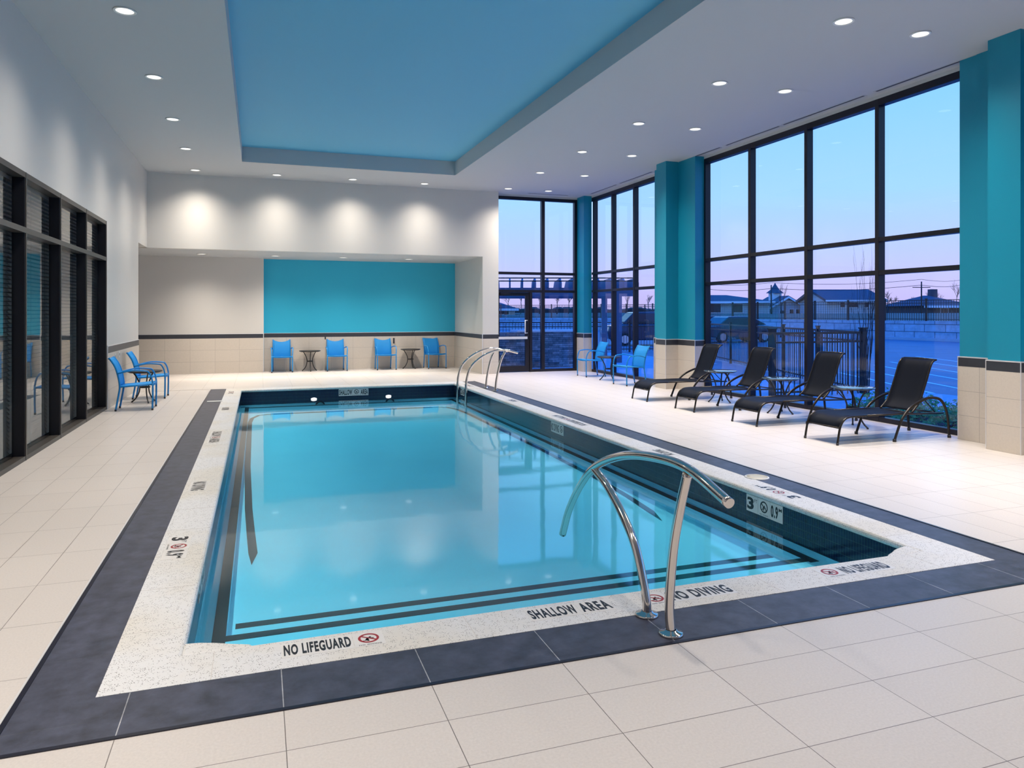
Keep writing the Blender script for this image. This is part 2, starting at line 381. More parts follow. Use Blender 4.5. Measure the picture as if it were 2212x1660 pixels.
for k in range(9):
    x = .41 + .607*k - .607
    if CX0 < x < CX1: b.box(x-.0015, x+.0015, CY0, PY0-.02, 0, .0036)
for k in range(21):
    y = 4.05 + .607*k
    if y < CY1: b.box(CX0, PX0-.02, y-.0015, y+.0015, 0, .0036); b.box(PX1+.02, CX1, y-.0015, y+.0015, 0, .0036)
cop = b.build('coping', [M['coping'], M['joint']], pool)
for poly in ([(PX0-.01, PY0-.02), (-.02, PY0-.02), (-.04, PY0+.012), (-.12, PY0+.045), (-.20, PY0+.085), (-.27, PY0+.11), (PX0-.01, PY0+.12)],
             [(PX1+.01, PY0-.02), (PX1+.01, PY0+.115), (4.13, PY0+.10), (4.06, PY0+.075), (4.0, PY0+.04), (3.94, PY0+.012), (3.90, PY0-.02)]):
    b = MB(); b.prism(poly, -.048, .0026); b.build('corner_coping', M['coping'], pool, bevel=.012)
EX0, EX1, EY0, EY1 = PX0-.022, PX1+.022, PY0-.022, PY1+.022
FZ = WZ - .22
b = MB()      # waterline tile
def wall_in(b, z0, z1, x0=EX0, x1=EX1, y0=EY0, y1=EY1):
    for q in (((x0,y0),(x1,y0)), ((x1,y0),(x1,y1)), ((x1,y1),(x0,y1)), ((x0,y1),(x0,y0))):
        (ax, ay), (bx, by) = q
        b.face([(ax,ay,z0),(ax,ay,z1),(bx,by,z1),(bx,by,z0)])
wall_in(b, WZ-.07, -.046)
b.build('waterline_tile', M['navy'], pool, recalc=False)
b = MB(); wall_in(b, FZ, WZ-.07); b.face([(EX0,EY0,FZ),(EX1,EY0,FZ),(EX1,EY1,FZ),(EX0,EY1,FZ)])
b.build('basin', M['plaster'], pool, recalc=False)
LZ = WZ - .11
b = MB()
b.box(EX0, -.19, EY0, EY1, FZ, LZ); b.box(4.10, EX1, EY0, EY1, FZ, LZ); b.box(-.19, 4.10, 15.95, EY1, FZ, LZ); b.box(-.19, 4.10, EY0, 4.74, FZ, LZ)
b.box(-.14, 4.0, 4.74, 5.03, FZ, WZ-.16)
b.build('underwater_ledge', M['plaster'], pool)
b = MB()
b.box(-.265, -.188, 4.64, EY1-.02, LZ, LZ+.003); b.box(4.098, 4.18, 4.64, EY1-.02, LZ, LZ+.003); b.box(-.188, 4.098, 15.948, 16.06, LZ, LZ+.003); b.box(-.188, 4.098, 4.665, 4.742, LZ, LZ+.003)
b.box(-.14, 4.0, 4.955, 5.032, WZ-.16, WZ-.157)
b.build('step_edge_tile', M['black_tile'], pool)
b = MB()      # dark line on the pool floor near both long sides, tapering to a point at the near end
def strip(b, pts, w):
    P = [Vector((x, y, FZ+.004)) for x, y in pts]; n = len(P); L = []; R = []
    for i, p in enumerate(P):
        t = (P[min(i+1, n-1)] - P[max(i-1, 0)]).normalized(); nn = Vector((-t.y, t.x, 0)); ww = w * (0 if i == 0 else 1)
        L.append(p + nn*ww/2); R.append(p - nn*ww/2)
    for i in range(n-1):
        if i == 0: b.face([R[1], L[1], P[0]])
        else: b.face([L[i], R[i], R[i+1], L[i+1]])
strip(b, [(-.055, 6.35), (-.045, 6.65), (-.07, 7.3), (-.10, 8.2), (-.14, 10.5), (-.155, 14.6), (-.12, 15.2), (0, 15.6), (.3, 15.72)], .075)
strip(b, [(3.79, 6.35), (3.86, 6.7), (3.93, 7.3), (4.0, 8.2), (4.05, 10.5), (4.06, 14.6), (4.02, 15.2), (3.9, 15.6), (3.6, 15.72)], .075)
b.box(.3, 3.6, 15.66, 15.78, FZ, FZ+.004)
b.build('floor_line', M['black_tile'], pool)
b = MB(); b.face([(EX0,EY0,WZ),(EX1,EY0,WZ),(EX1,EY1,WZ),(EX0,EY1,WZ)])
wat = b.build('pool_water', M['water'], None, recalc=False)
tag(wat, 'still clear blue water filling the pool', 'water', kind='stuff')

# ------------------------------------------------------------------ walls and ceiling
b = MB()
RX0, RX1, RY0, RY1, RZ = -.33, 4.32, 3.2, 16.45, 5.13
for (x0, x1, y0, y1) in ((XL-.3, RX0, YN, YB+.2), (RX1, XR+.4, YN, YB+.4), (RX0, RX1, YN, RY0), (RX0, RX1, RY1, YB+.2)):
    b.box(x0, x1, y0, y1, CE, RZ+.2)
b.box(RX0, RX1, RY0, RY1, RZ, RZ+.2, 1)
S(b.build('ceiling', [M['ceil'], M['ceil_blue']]))
b = MB(); b.box(-6, 5.7, YB+.16, YA+.3, 3.09, 3.25)
S(b.build('ceiling', M['ceil']))
# upper back wall
b = MB(); b.box(-6, 6.0, YB, YB+.16, 3.09, CE)
S(b.build('wall_back', M['wall']))
# alcove walls
DZ, BZ = .93, 1.04
def dado(b, f, z=DZ):
    pass
b = MB(); b.box(-6, .13, YG, YG+.35, 0, 3.09); S(b.build('wall_alcove_grey', M['wall']))
b = MB(); b.box(.13, 5.7, YA, YA+.15, 0, 3.09); S(b.build('wall_alcove_teal', M['teal']))
b = MB(); b.box(5.56, 6.0, YB, YA+.1, 0, 3.09); S(b.build('wall_alcove_right', M['wall']))
b = MB(); b.box(-6.1, -6.0, 16, YA+.3, 0, 3.3); S(b.build('wall_alcove_left', M['wall']))
b = MB(); b.box(-6.0, XL-.25, 16.4, 16.5, 0, 3.3); S(b.build('wall_alcove_front', M['wall']))
b = MB(); b.box(-6, XL-.25, 16.4, YB+.1, 3.09, 3.25); S(b.build('ceiling', M['ceil']))
# left wall: solid above window, beyond window to 17.05, and header over the side opening
WT = 3.13
b = MB(); b.box(XL-.25, XL, YN, YB+.1, WT, CE); b.box(XL-.25, XL, 13.68, 17.07, 0, WT); b.box(XL-.25, XL, YN, 4.8, 0, WT)
b.box(XL-.25, XL, 17.07, YB+.1, 3.09, WT)
S(b.build('wall_left', M['wall']))
b = MB(); b.box(XL-.25, XR+.4, YN-.1, YN, 0, CE); S(b.build('wall_front', M['wall']))
# dado tiles (proud of the wall) with slate band and pale trim
def dado_x(x0, x1, y, side=-1, mat='dado_x', n=None):   # face looking to side*Y
    t = .012*side
    b = MB(); b.box(x0, x1, y, y+t, 0, DZ); o = S(b.build('wall_dado_tile', M[mat]))
    b = MB(); b.box(x0, x1, y, y+t*1.02, DZ, BZ); o2 = S(b.build('trim_band', M['band']))
    b = MB(); b.box(x0, x1, y, y+t*1.15, BZ, BZ+.012); o3 = S(b.build('trim_line', M['trimline']))
def dado_y(y0, y1, x, side=1, mat='dado_y'):
    t = .012*side
    b = MB(); b.box(x, x+t, y0, y1, 0, DZ); S(b.build('wall_dado_tile', M[mat]))
    b = MB(); b.box(x, x+t*1.02, y0, y1, DZ, BZ); S(b.build('trim_band', M['band']))
    b = MB(); b.box(x, x+t*1.15, y0, y1, BZ, BZ+.012); S(b.build('trim_line', M['trimline']))
dado_x(-6, .13, YG); dado_x(.14, 5.545, YA)
dado_y(YB, YA-.012, 5.56, -1); dado_x(5.56, 6.0, YB)
dado_y(13.70, 17.07, XL, 1); dado_x(XL-.25, XL, 17.07, 1)
b = MB(); b.box(.118, .134, YG-.02, YG, 0, 1.06); b.box(5.545, 5.56, YB-.016, YB, 0, 1.06); S(b.build('trim_corner', M['trimline']))
b = MB(); b.box(XL, XL+.018, 13.675, 13.70, 0, 1.06); S(b.build('trim_corner', M['trimline']))

# ------------------------------------------------------------------ columns on the window side
def pier(label, boxes):
    r = empty('column', (boxes[0][0], boxes[0][2], 0)); tag(r, label, 'column'); 
    ox, oy = boxes[0][0], boxes[0][2]
    def bx(z0, z1, g):
        b = MB()
        for (x0, x1, y0, y1) in boxes: b.box(x0-g, x1+g*0, y0-g, y1+g, z0, z1)
        return b
    def fin(b, n, m):
        o = b.build(n, m, r); o.location = (-ox, -oy, 0); return o
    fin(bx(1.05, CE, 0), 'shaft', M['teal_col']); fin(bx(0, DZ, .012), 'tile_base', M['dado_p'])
    fin(bx(DZ, BZ, .013), 'slate_band', M['band']); fin(bx(BZ, BZ+.014, .016), 'trim_line', M['trimline'])
    b = MB()
    for (x0, x1, y0, y1) in boxes:
        for yy in (y0-.017, y1+.009): b.box(x0-.017, x0-.009, yy, yy+.008, 0, BZ+.012)
    fin(b, 'corner_trim', M['trimline'])
    return r
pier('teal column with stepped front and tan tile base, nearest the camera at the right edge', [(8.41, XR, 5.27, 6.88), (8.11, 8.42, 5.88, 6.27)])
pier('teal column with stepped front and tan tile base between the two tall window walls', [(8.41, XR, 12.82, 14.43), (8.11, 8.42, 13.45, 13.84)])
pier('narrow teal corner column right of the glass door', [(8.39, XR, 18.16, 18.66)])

# ------------------------------------------------------------------ glazing
def glaze_y(name, X, ys, zbars, y_lo, y_hi, frame='frame', glass='glass', side=1, ztop=4.76, zs=.0, dep=.12, mw=.07, solid_head=True):
    """curtain wall on the plane x=X, seen from the room at side (+1 = room lies towards -x)"""
    r = empty(name, (X, y_lo, 0)); S(r)
    d = dep*side
    def fin(b, n, m, rc=True):
        o = b.build(n, M[m], r, recalc=rc); o.location = (-X, -y_lo, 0); return o
    for y in ys:
        b = MB(); b.box(X, X+d, y-mw/2, y+mw/2, zs, ztop); fin(b, 'mullion', frame)
    b = MB(); b.box(X+.002*side, X+d-.002*side, y_lo, y_hi, ztop-.10, ztop); fin(b, 'head', frame)
    b = MB(); b.box(X+.002*side, X+d-.002*side, y_lo, y_hi, 0, .07); fin(b, 'sill', frame)
    for z in zbars:
        b = MB(); b.box(X+.004*side, X+d-.004*side, y_lo, y_hi, z-.033, z+.033); fin(b, 'transom', frame)
    yy = [y_lo] + [y for y in ys if y_lo+.2 < y < y_hi-.2] + [y_hi]; zz = [.07] + list(zbars) + [ztop-.10]
    gx = X + d*.8
    for a, c in zip(yy, yy[1:]):
        for z0, z1 in zip(zz, zz[1:]):
            b = MB()
            q = [(gx, a, z0), (gx, a, z1), (gx, c, z1), (gx, c, z0)]
            if side < 0: q = q[::-1]
            b.face(q); fin(b, 'glass_pane', glass, False)
    return r
ZB = (2.20, 2.685)
glaze_y('window_1', XR, [6.92, 8.40, 9.88, 11.36, 12.80], ZB, 6.88, 12.82)
glaze_y('window_2', XR, [14.5, 15.79, 16.95, 18.05], ZB, 14.43, 18.16)
glaze_y('window_3', XR, [-2.1, -.62, .86, 2.34, 3.82, 5.2], ZB, -3.9, 5.27)
b = MB(); b.box(XR, XR+.35, YN, YD+.2, 4.76, CE+.05); S(b.build('wall_right', M['ceil']))
# storefront with the door
r4 = empty('window_4', (6.0, YD, 0)); S(r4)
def f4(b, n, m='frame', rc=True, par=r4, off=(6.0, YD)):
    o = b.build(n, M[m], par, recalc=rc); o.location = (-off[0], -off[1], 0); return o
for x0, x1 in ((5.98, 6.05), (7.33, 7.42), (8.31, 8.39)):
    b = MB(); b.box(x0, x1, YD, YD+.12, 0, 4.76); f4(b, 'mullion')
b = MB(); b.box(6.98, 7.05, YD, YD+.12, 0, 2.2); f4(b, 'mullion')
b = MB(); b.box(6.0, 8.4, YD+.002, YD+.118, 4.68, 4.76); f4(b, 'head')
for z in ZB:
    b = MB(); b.box(6.0, 8.4, YD+.004, YD+.116, z-.035, z+.035); f4(b, 'transom')
b = MB(); b.box(7.05, 8.39, YD+.002, YD+.118, 0, .07); f4(b, 'sill')
for x0, x1, z0, z1 in ((6.05, 7.33, 2.2, 2.685), (7.42, 8.31, 2.2, 2.685), (6.05, 7.33, 2.685, 4.7), (7.42, 8.31, 2.685, 4.7), (7.05, 7.33, .07, 2.2), (7.42, 8.31, .07, 2.2)):
    b = MB(); b.face([(x0, YD+.09, z0), (x1, YD+.09, z0), (x1, YD+.09, z1), (x0, YD+.09, z1)]); f4(b, 'glass_pane', 'glass', False)
b = MB(); b.box(6.0, 8.7, YD, YD+.3, 4.76, CE+.05); S(b.build('wall_back', M['ceil']))
door = empty('door_1', (6.05, YD, 0)); S(door)
fd = lambda b, n, m='frame', rc=True: f4(b, n, m, rc, door, (6.05, YD))
b = MB()
for q in ((6.055, 6.12, .01, 2.16), (6.86, 6.975, .01, 2.16), (6.12, 6.86, .01, .17), (6.12, 6.86, 2.07, 2.16)):
    b.box(q[0], q[1], YD+.03, YD+.085, q[2], q[3])
fd(b, 'door_frame')
b = MB(); b.face([(6.12, YD+.06, .17), (6.86, YD+.06, .17), (6.86, YD+.06, 2.07), (6.12, YD+.06, 2.07)]); fd(b, 'glass_pane', 'glass', False)
b = MB(); b.box(6.06, 6.90, YD-.03, YD+.01, .90, .965); b.box(6.07, 6.10, YD, YD+.04, .90, .96); b.box(6.87, 6.90, YD, YD+.04, .90, .96); fd(b, 'push_bar', 'alu')
b = MB(); b.tube([(6.92, YD+.03, 1.40), (6.83, YD-.03, 1.40), (6.83, YD-.04, 1.38), (6.83, YD-.04, 1.08), (6.83, YD-.03, 1.06), (6.92, YD+.03, 1.06)],   .016, 8); fd(b, 'pull_handle', 'alu')
b = MB(); b.box(6.12, 6.38, YD-.04, YD+.03, 2.10, 2.16); fd(b, 'door_closer', 'frame')

# left interior window with blinds behind
r5 = empty('window_5', (XL, 13.66, 0)); S(r5)
def f5(b, n, m='frame_int', rc=True):
    o = b.build(n, M[m], r5, recalc=rc); o.location = (-XL, -13.66, 0); return o
YW0 = 4.80
edges = [13.66 - 1.475*k for k in range(7)]
for i, y in enumerate(edges):
    b = MB(); b.box(XL-.002, XL-.12, y-.055, y, 0, WT); f5(b, 'mullion')
    b = MB(); b.box(XL-.002, XL+.007, y-.03, y+.002, 0, WT); f5(b, 'cover_strip', 'strip')
b = MB(); b.box(XL+.004, XL-.118, YW0, 13.66, WT-.06, WT); f5(b, 'head', 'strip')
b = MB(); b.box(XL+.004, XL-.118, YW0, 13.66, 0, .05); f5(b, 'sill', 'strip')
b = MB(); b.box(XL+.009, XL-.118, YW0, 13.66, 2.47, 2.53); f5(b, 'transom', 'strip')
for y1, y0 in zip(edges, edges[1:]):
    for z0, z1 in ((.05, 2.47), (2.53, WT-.06)):
        b = MB(); b.face([(XL-.10, y0, z0), (XL-.10, y0, z1), (XL-.10, y1-.05, z1), (XL-.10, y1-.05, z0)][::-1]); f5(b, 'glass_pane', 'glass_in', False)
bl_names = ['nearest the blue chairs', 'second from the blue chairs', 'third from the blue chairs', 'fourth from the blue chairs', 'fifth from the blue chairs', 'farthest from the blue chairs']
blind0 = None
for i, (y1, y0) in enumerate(zip(edges, edges[1:])):
    if blind0 is None:
        w = 1.463
        blind0 = empty('venetian_blind', (XL-.17, y0+.006, 0)); bl = blind0
        b = MB()
        for k in range(62):
            z = .09 + k*.0475; b.obox((0, w/2, z), (math.cos(.85), 0, -math.sin(.85)), (0, 1, 0), (math.sin(.85), 0, math.cos(.85)), .023, w/2, .0012)
        b.build('slats', M['slat'], bl)
        b = MB(); b.box(-.025, .025, 0, w, 3.04, 3.09); b.build('head_rail', M['slat'], bl)
        b = MB()
        for yy in (.15, w/2, w-.15): b.box(.024, .026, yy-.003, yy+.003, .06, 3.04); b.box(-.026, -.024, yy-.003, yy+.003, .06, 3.04)
        b.build('ladder_cords', M['cord'], bl)
    else:
        bl = copy_tree(blind0); bl.location = (XL-.17, y0+.006, 0)
    tag(bl, 'beige horizontal-slat blind behind left interior glass, bay ' + bl_names[i], 'blind', 'blinds behind the interior windows')
# the dim room behind
b = MB(); b.box(-7.2, -7.1, 3.9, 14.7, 0, 3.3); S(b.build('wall_office_far', M['wall']))
b = MB(); b.box(-7.2, XL-.25, 3.8, 3.9, 0, 3.3); b.box(-7.2, XL-.25, 14.6, 14.7, 0, 3.3); S(b.build('wall_office_side', M['wall']))
b = MB(); b.box(-7.2, XL-.25, 3.9, 14.6, 3.2, 3.3); S(b.build('ceiling', M['ceil']))
b = MB(); b.box(-7.2, XL-.25, 3.9, 14.6, -.08, 0); S(b.build('floor', M['grass'] if False else M['slate_y']))

# ------------------------------------------------------------------ downlights
def make_downlight():
    r = empty('downlight', (0, 0, 0))
    b = MB(); b.lathe([(.088, -.001), (.112, -.001), (.114, -.008), (.108, -.012), (.09, -.010), (.088, -.001)], n=32); b.build('trim_ring', M['white'], r)
    b = MB(); b.lathe([(0, -.004), (.089, -.004), (.089, -.001), (0, -.001)], n=32); b.build('lens', M['lens'], r)
    return r
def spot(r, power, z=-.02):
    L = bpy.data.lights.new('downlight_beam', 'SPOT'); L.energy = power; L.color = LAMP_COL; L.spot_size = math.radians(142); L.spot_blend = .5; L.shadow_soft_size = .085; L.use_nodes = True
    t = L.node_tree; t.nodes.clear(); lo = t.nodes.new('ShaderNodeOutputLight'); em = t.nodes.new('ShaderNodeEmission'); tc = t.nodes.new('ShaderNodeTexCoord'); sx = t.nodes.new('ShaderNodeSeparateXYZ'); ab = t.nodes.new('ShaderNodeMath'); ab.operation = 'ABSOLUTE'; pw = t.nodes.new('ShaderNodeMath'); pw.operation = 'POWER'; pw.inputs[1].default_value = 5.0
    t.links.new(tc.outputs['Normal'], sx.inputs[0]); t.links.new(sx.outputs['Z'], ab.inputs[0]); t.links.new(ab.outputs[0], pw.inputs[0]); t.links.new(pw.outputs[0], em.inputs['Strength']); t.links.new(em.outputs[0], lo.inputs[0])
    o = bpy.data.objects.new('downlight_beam', L); COL.objects.link(o); o.parent = r; o.location = (0, 0, z)
dl0 = None
ROWY = [17.75, 15.50, 13.22, 10.94, 8.65, 6.37, 4.10, 1.85]
ORD = ['first', 'second', 'third', 'fourth', 'fifth', 'sixth', 'seventh', 'eighth']
def add_dl(x, y, z, label, group, power=LAMP_W):
    global dl0
    if dl0 is None: dl0 = make_downlight(); r = dl0
    else: r = copy_tree(dl0)
    r.location = (x, y, z); tag(r, label, 'ceiling light', group); PEND.append((r, power))
PEND = []
for i, y in enumerate(ROWY):
    for x, nm in ((-1.34, 'in the row along the left wall'), (6.07, 'in the row right of the recess'), (7.18, 'in the row nearest the windows')):
        add_dl(x, y, CE, 'lit ceiling light, %s from the back wall %s' % (ORD[i], nm), 'recessed lights in the main ceiling')
for i, x in enumerate((.40, 2.13, 3.88)):
    add_dl(x, 17.75, CE, 'lit ceiling light washing the upper back wall, %s after the left corner one' % ORD[i], 'recessed lights in the main ceiling', 410)
for i, x in enumerate((-1.35, .41, 2.13, 3.89)):
    add_dl(x, 19.85, 3.09, 'small lit ceiling light under the low alcove soffit, %s from the left' % ORD[i], 'recessed lights in the alcove soffit', 560)
for i, x in enumerate((.40, 2.13, 3.88)):  # unseen overhead row, added to brighten the near floor
    add_dl(x, 1.85, CE, 'lit ceiling light in an unseen row added to brighten the foreground, %s from the left' % ORD[i], 'recessed lights in the main ceiling', 260)
for r, p in PEND: spot(r, p)

# linear slot diffusers
sl0 = None
for i, (x, y, L, rz, nm) in enumerate(((8.43, 6.65, 1.60, 0, 'nearest the camera by the big window'), (8.43, 8.42, 1.80, 0, 'second from the camera by the big window'), (8.43, 10.28, 1.55, 0, 'third from the camera by the big window'),
        (8.43, 11.98, 1.65, 0, 'over the middle teal column'), (8.43, 14.56, 1.6, 0, 'over the far window chairs'), (8.43, 16.30, 1.5, 0, 'in the far window corner'), (7.98, 18.25, 1.2, PI/2, 'above the glass door'))):
    r = empty('slot_diffuser', (x, y, CE), rz); tag(r, 'long narrow grey air slot in the ceiling, ' + nm, 'air vent', 'linear air slots along the windows')
    b = MB(); b.box(-.035, .035, 0, L, -.004, 0); b.build('flange', M['ceil'], r)
    b = MB(); b.box(-.018, .018, .03, L-.03, -.006, -.001); b.build('slot', M['band'], r)
r = empty('access_panel', (-1.6, 8.25, CE)); 
b = MB(); b.lathe([(0, -.006), (.10, -.006), (.12, 0)], n=24); b.build('cover', M['white'], r); tag(r, 'pale round ceiling cover plate beside the nearest left ceiling light', 'ceiling plate')

# ------------------------------------------------------------------ writing
def text_mesh(b, s, x0, y0, w, h, z=0, bold=.03, mi=0):
    c = bpy.data.curves.new('t', 'FONT'); c.body = s; c.size = 1; c.offset = bold; c.space_character = 1.15; c.fill_mode = 'FRONT'; c.resolution_u = 3
    o = bpy.data.objects.new('t', c); COL.objects.link(o); dg = bpy.context.evaluated_depsgraph_get(); dg.update()
    me = bpy.data.meshes.new_from_object(o.evaluated_get(dg))
    xs = [v.co.x for v in me.vertices]; ys = [v.co.y for v in me.vertices]
    ax, bx, ay, by = min(xs), max(xs), min(ys), max(ys)
    V = [b.bm.verts.new((x0 + (v.co.x-ax)/(bx-ax)*w, y0 + (v.co.y-ay)/(by-ay)*h, z)) for v in me.vertices]
    for p in me.polygons:
        try: b.bm.faces.new([V[i] for i in p.vertices]).material_index = mi
        except ValueError: pass
    bpy.data.objects.remove(o); bpy.data.curves.remove(c); bpy.data.meshes.remove(me)
def ring(b, cx, cy, r0, r1, z, sy=1.0, n=32):
    A = [b.bm.verts.new((cx+math.cos(2*PI*k/n)*r0, cy+math.sin(2*PI*k/n)*r0*sy, z)) for k in range(n)]
    B = [b.bm.verts.new((cx+math.cos(2*PI*k/n)*r1, cy+math.sin(2*PI*k/n)*r1*sy, z)) for k in range(n)]
    for k in range(n): b.bm.faces.new((A[k], B[k], B[(k+1) % n], A[(k+1) % n]))
def marker(origin, right, up, items, label, ringmat='red', name='depth_marker', W=None, Hh=.15, scale=1.0):
    """items: ('t', text, width) or ('i',) laid out left to right on square ceramic tiles"""
    right = Vector(right); up = Vector(up); nrm = right.cross(up)
    r = empty(name, origin); r.matrix_world = Matrix((( right.x, up.x, nrm.x, origin[0]), (right.y, up.y, nrm.y, origin[1]), (right.z, up.z, nrm.z, origin[2]), (0, 0, 0, 1)))
    tag(r, label, 'sign', 'pool safety marker tiles')
    x = 0
    for it in items:
        w = it[2] if it[0] == 't' else (it[1] if len(it) > 1 else .15)
        tiles = MB(); letters = MB(); symb = MB(); ext = MB()
        tiles.box(x+.0015, x+w-.0015, 0, Hh, 0, .003)
        if it[0] == 't':
            m_ = .012
            if isinstance(it[1], tuple):        # big number with a small raised unit
                big, small = it[1]
                text_mesh(letters, big, x+m_, .020, (w-2*m_)*.66, Hh-.04, .0036, .042)
                text_mesh(letters, small, x+m_+(w-2*m_)*.72, Hh*.62, (w-2*m_)*.28, Hh*.2, .0036, .01)
            else:
                text_mesh(letters, it[1], x+m_, .019, w-2*m_, Hh-.034, .0036, .04)
        else:
            cx = x+w/2; cy = Hh*.56; rr = Hh*.34*min(1, w/Hh)
            ring(symb, cx, cy, rr*.76, rr, .0038)
            symb.obox((cx, cy, .0038), (1, -.75, 0), (.75, 1, 0), (0, 0, 1), rr*.82, rr*.09, .0003)
            # diver figure
            ext.obox((cx-.002, cy-rr*.05, .0036), (.8, 1, 0), (-1, .8, 0), (0, 0, 1), rr*.42, rr*.10, .0002)
            ext.obox((cx-rr*.12, cy-rr*.32, .0036), (-.2, 1, 0), (1, .2, 0), (0, 0, 1), rr*.30, rr*.10, .0002)
            ext.obox((cx+rr*.22, cy-rr*.02, .0036), (1, -.2, 0), (.2, 1, 0), (0, 0, 1), rr*.30, rr*.06, .0002)
            ext.obox((cx-rr*.3, cy-rr*.45, .0036), (1, .15, 0), (-.15, 1, 0), (0, 0, 1), rr*.3, rr*.05, .0002)
            cap_ = MB(); text_mesh(cap_, 'NO DIVING', cx-w*.36, Hh*.06, w*.72, Hh*.075, .0036, .01)
        tiles.build('tile_face', M['sign'], r)
        if it[0] == 't': letters.build('lettering', M['ink'], r, recalc=False); symb.bm.free(); ext.bm.free()
        else: letters.bm.free(); symb.build('prohibition_ring', M[ringmat], r, recalc=False); ext.build('diver_symbol', M['ink'], r, recalc=False); cap_.build('caption', M['ink'], r, recalc=False)
        x += w
    return r
ZC = .0008
X_, Y_, Z_ = Vector((1,0,0)), Vector((0,1,0)), Vector((0,0,1))
marker((.10, 3.53, ZC), X_, Y_, [('t', 'NO LIFEGUARD', .335), ('i', .15)], 'white deck tiles reading NO LIFEGUARD with a red symbol at the near left pool corner')
marker((1.34, 3.53, ZC), X_, Y_, [('t', 'SHALLOW', .29), ('t', 'AREA', .20)], 'white deck tiles reading SHALLOW AREA on the near coping left of the rail')
marker((2.02, 3.51, ZC), X_, Y_, [('i', .15), ('t', 'NO DIVING', .42)], 'white deck tiles reading NO DIVING behind the foreground handrail')
marker((3.25, 3.52, ZC), X_, Y_, [('i', .15), ('t', 'NO LIFEGUARD', .37)], 'white deck tiles reading NO LIFEGUARD near the right front pool corner')
LF = (-Y_, X_)
marker((-.60, 5.70, ZC), LF[0], LF[1], [('t', ('3', 'FT'), .16), ('i', .15), ('t', ('0.9', 'M'), .20)], 'white deck tiles reading 3 FT 0.9 M on the left coping nearest the camera')
marker((-.60, 7.50, ZC), LF[0], LF[1], [('t', 'NO DIVING', .38)], 'white deck tile lettered NO DIVING on left coping beyond the 3 FT marker')
marker((-.60, 10.60, ZC), LF[0], LF[1], [('t', 'SHALLOW', .42), ('i', .15), ('t', 'AREA', .34)], 'white deck tiles reading SHALLOW AREA halfway along the left coping')
marker((-.60, 13.25, ZC), LF[0], LF[1], [('t', 'NO DIVING', .36)], 'small dark lettered deck tile on the left coping near the white strip')
marker((-.60, 15.95, ZC), LF[0], LF[1], [('t', ('3', 'FT'), .16), ('i', .15), ('t', ('0.9', 'M'), .20)], 'deck depth tiles on the left coping at the far corner')
RF = (Y_, -X_)
marker((4.46, 5.12, ZC), RF[0], RF[1], [('t', ('3', 'FT'), .16), ('i', .15), ('t', ('0.9', 'M'), .22)], 'deck tiles reading 3 FT 0.9 M on the right coping beside the round lid')
marker((4.46, 7.15, ZC), RF[0], RF[1], [('t', 'NO DIVING', .36)], 'deck tile lettered NO DIVING on the right coping beyond the round lid')
marker((4.46, 9.45, ZC), RF[0], RF[1], [('t', 'NO LIFEGUARD', .55), ('i', .15), ('t', 'SHALLOW', .42)], 'long row of deck letter tiles on the right coping above the wall NO DIVING sign')
marker((4.46, 12.4, ZC), RF[0], RF[1], [('t', 'AREA', .34)], 'small deck letter tile on the right coping before the far handrails')
marker((4.46, 15.3, ZC), RF[0], RF[1], [('t', ('3', 'FT'), .16), ('i', .15), ('t', ('0.9', 'M'), .2)], 'deck depth tiles on the right coping at the far corner')
# on the pool walls
marker((EX1-.001, 5.60, -.20), -Y_, Z_, [('t', ('3', 'FT'), .165), ('i', .16), ('t', ('0.9', 'M'), .165)], 'white 3 FT 0.9 M sign on the right pool wall above the water', 'ink', 'depth_marker')
marker((EX1-.001, 10.32, -.20), -Y_, Z_, [('t', 'NO DIVING', .32), ('i', .16)], 'white NO DIVING sign on the right pool wall', 'ink', 'depth_marker')
marker((EX1-.001, 15.6, -.20), -Y_, Z_, [('t', '2', .15), ('t', '6', .15)], 'small numbered sign on right pool wall behind the far handrail', 'ink', 'depth_marker')
marker((1.64, EY1-.001, -.20), X_, Z_, [('t', 'SHALLOW', .30), ('i', .16), ('t', 'AREA', .18)], 'white SHALLOW AREA sign on the far pool wall', 'ink', 'depth_marker')
marker((EX0+.001, 4.9, -.20), Y_, Z_, [('t', ('3', 'FT'), .165), ('i', .16), ('t', ('0.9', 'M'), .165)], 'white 3 FT sign on the left pool wall seen edge on', 'ink', 'depth_marker')

# white strip across the left slate band, round lid
b = MB(); b.box(-.88, -.62, 14.18, 14.30, .0012, .008); o = b.build('threshold_strip', M['white']); tag(o, 'white strip lying across the dark left band near the far end of the pool', 'strip')
r = empty('skimmer_lid', (4.58, 5.92, .0015)); tag(r, 'round cream plastic lid set in the right coping edge', 'lid')
b = MB(); b.lathe([(.115, 0), (.115, .006), (.105, .009), (.10, .009), (.098, .007)], n=36); b.build('rim', M['white'], r)
b = MB(); b.lathe([(0, .010), (.06, .0095), (.097, .006), (.097, 0)], n=36); b.build('cover', pbr('cream_lid', (.62, .56, .42), .3), r)

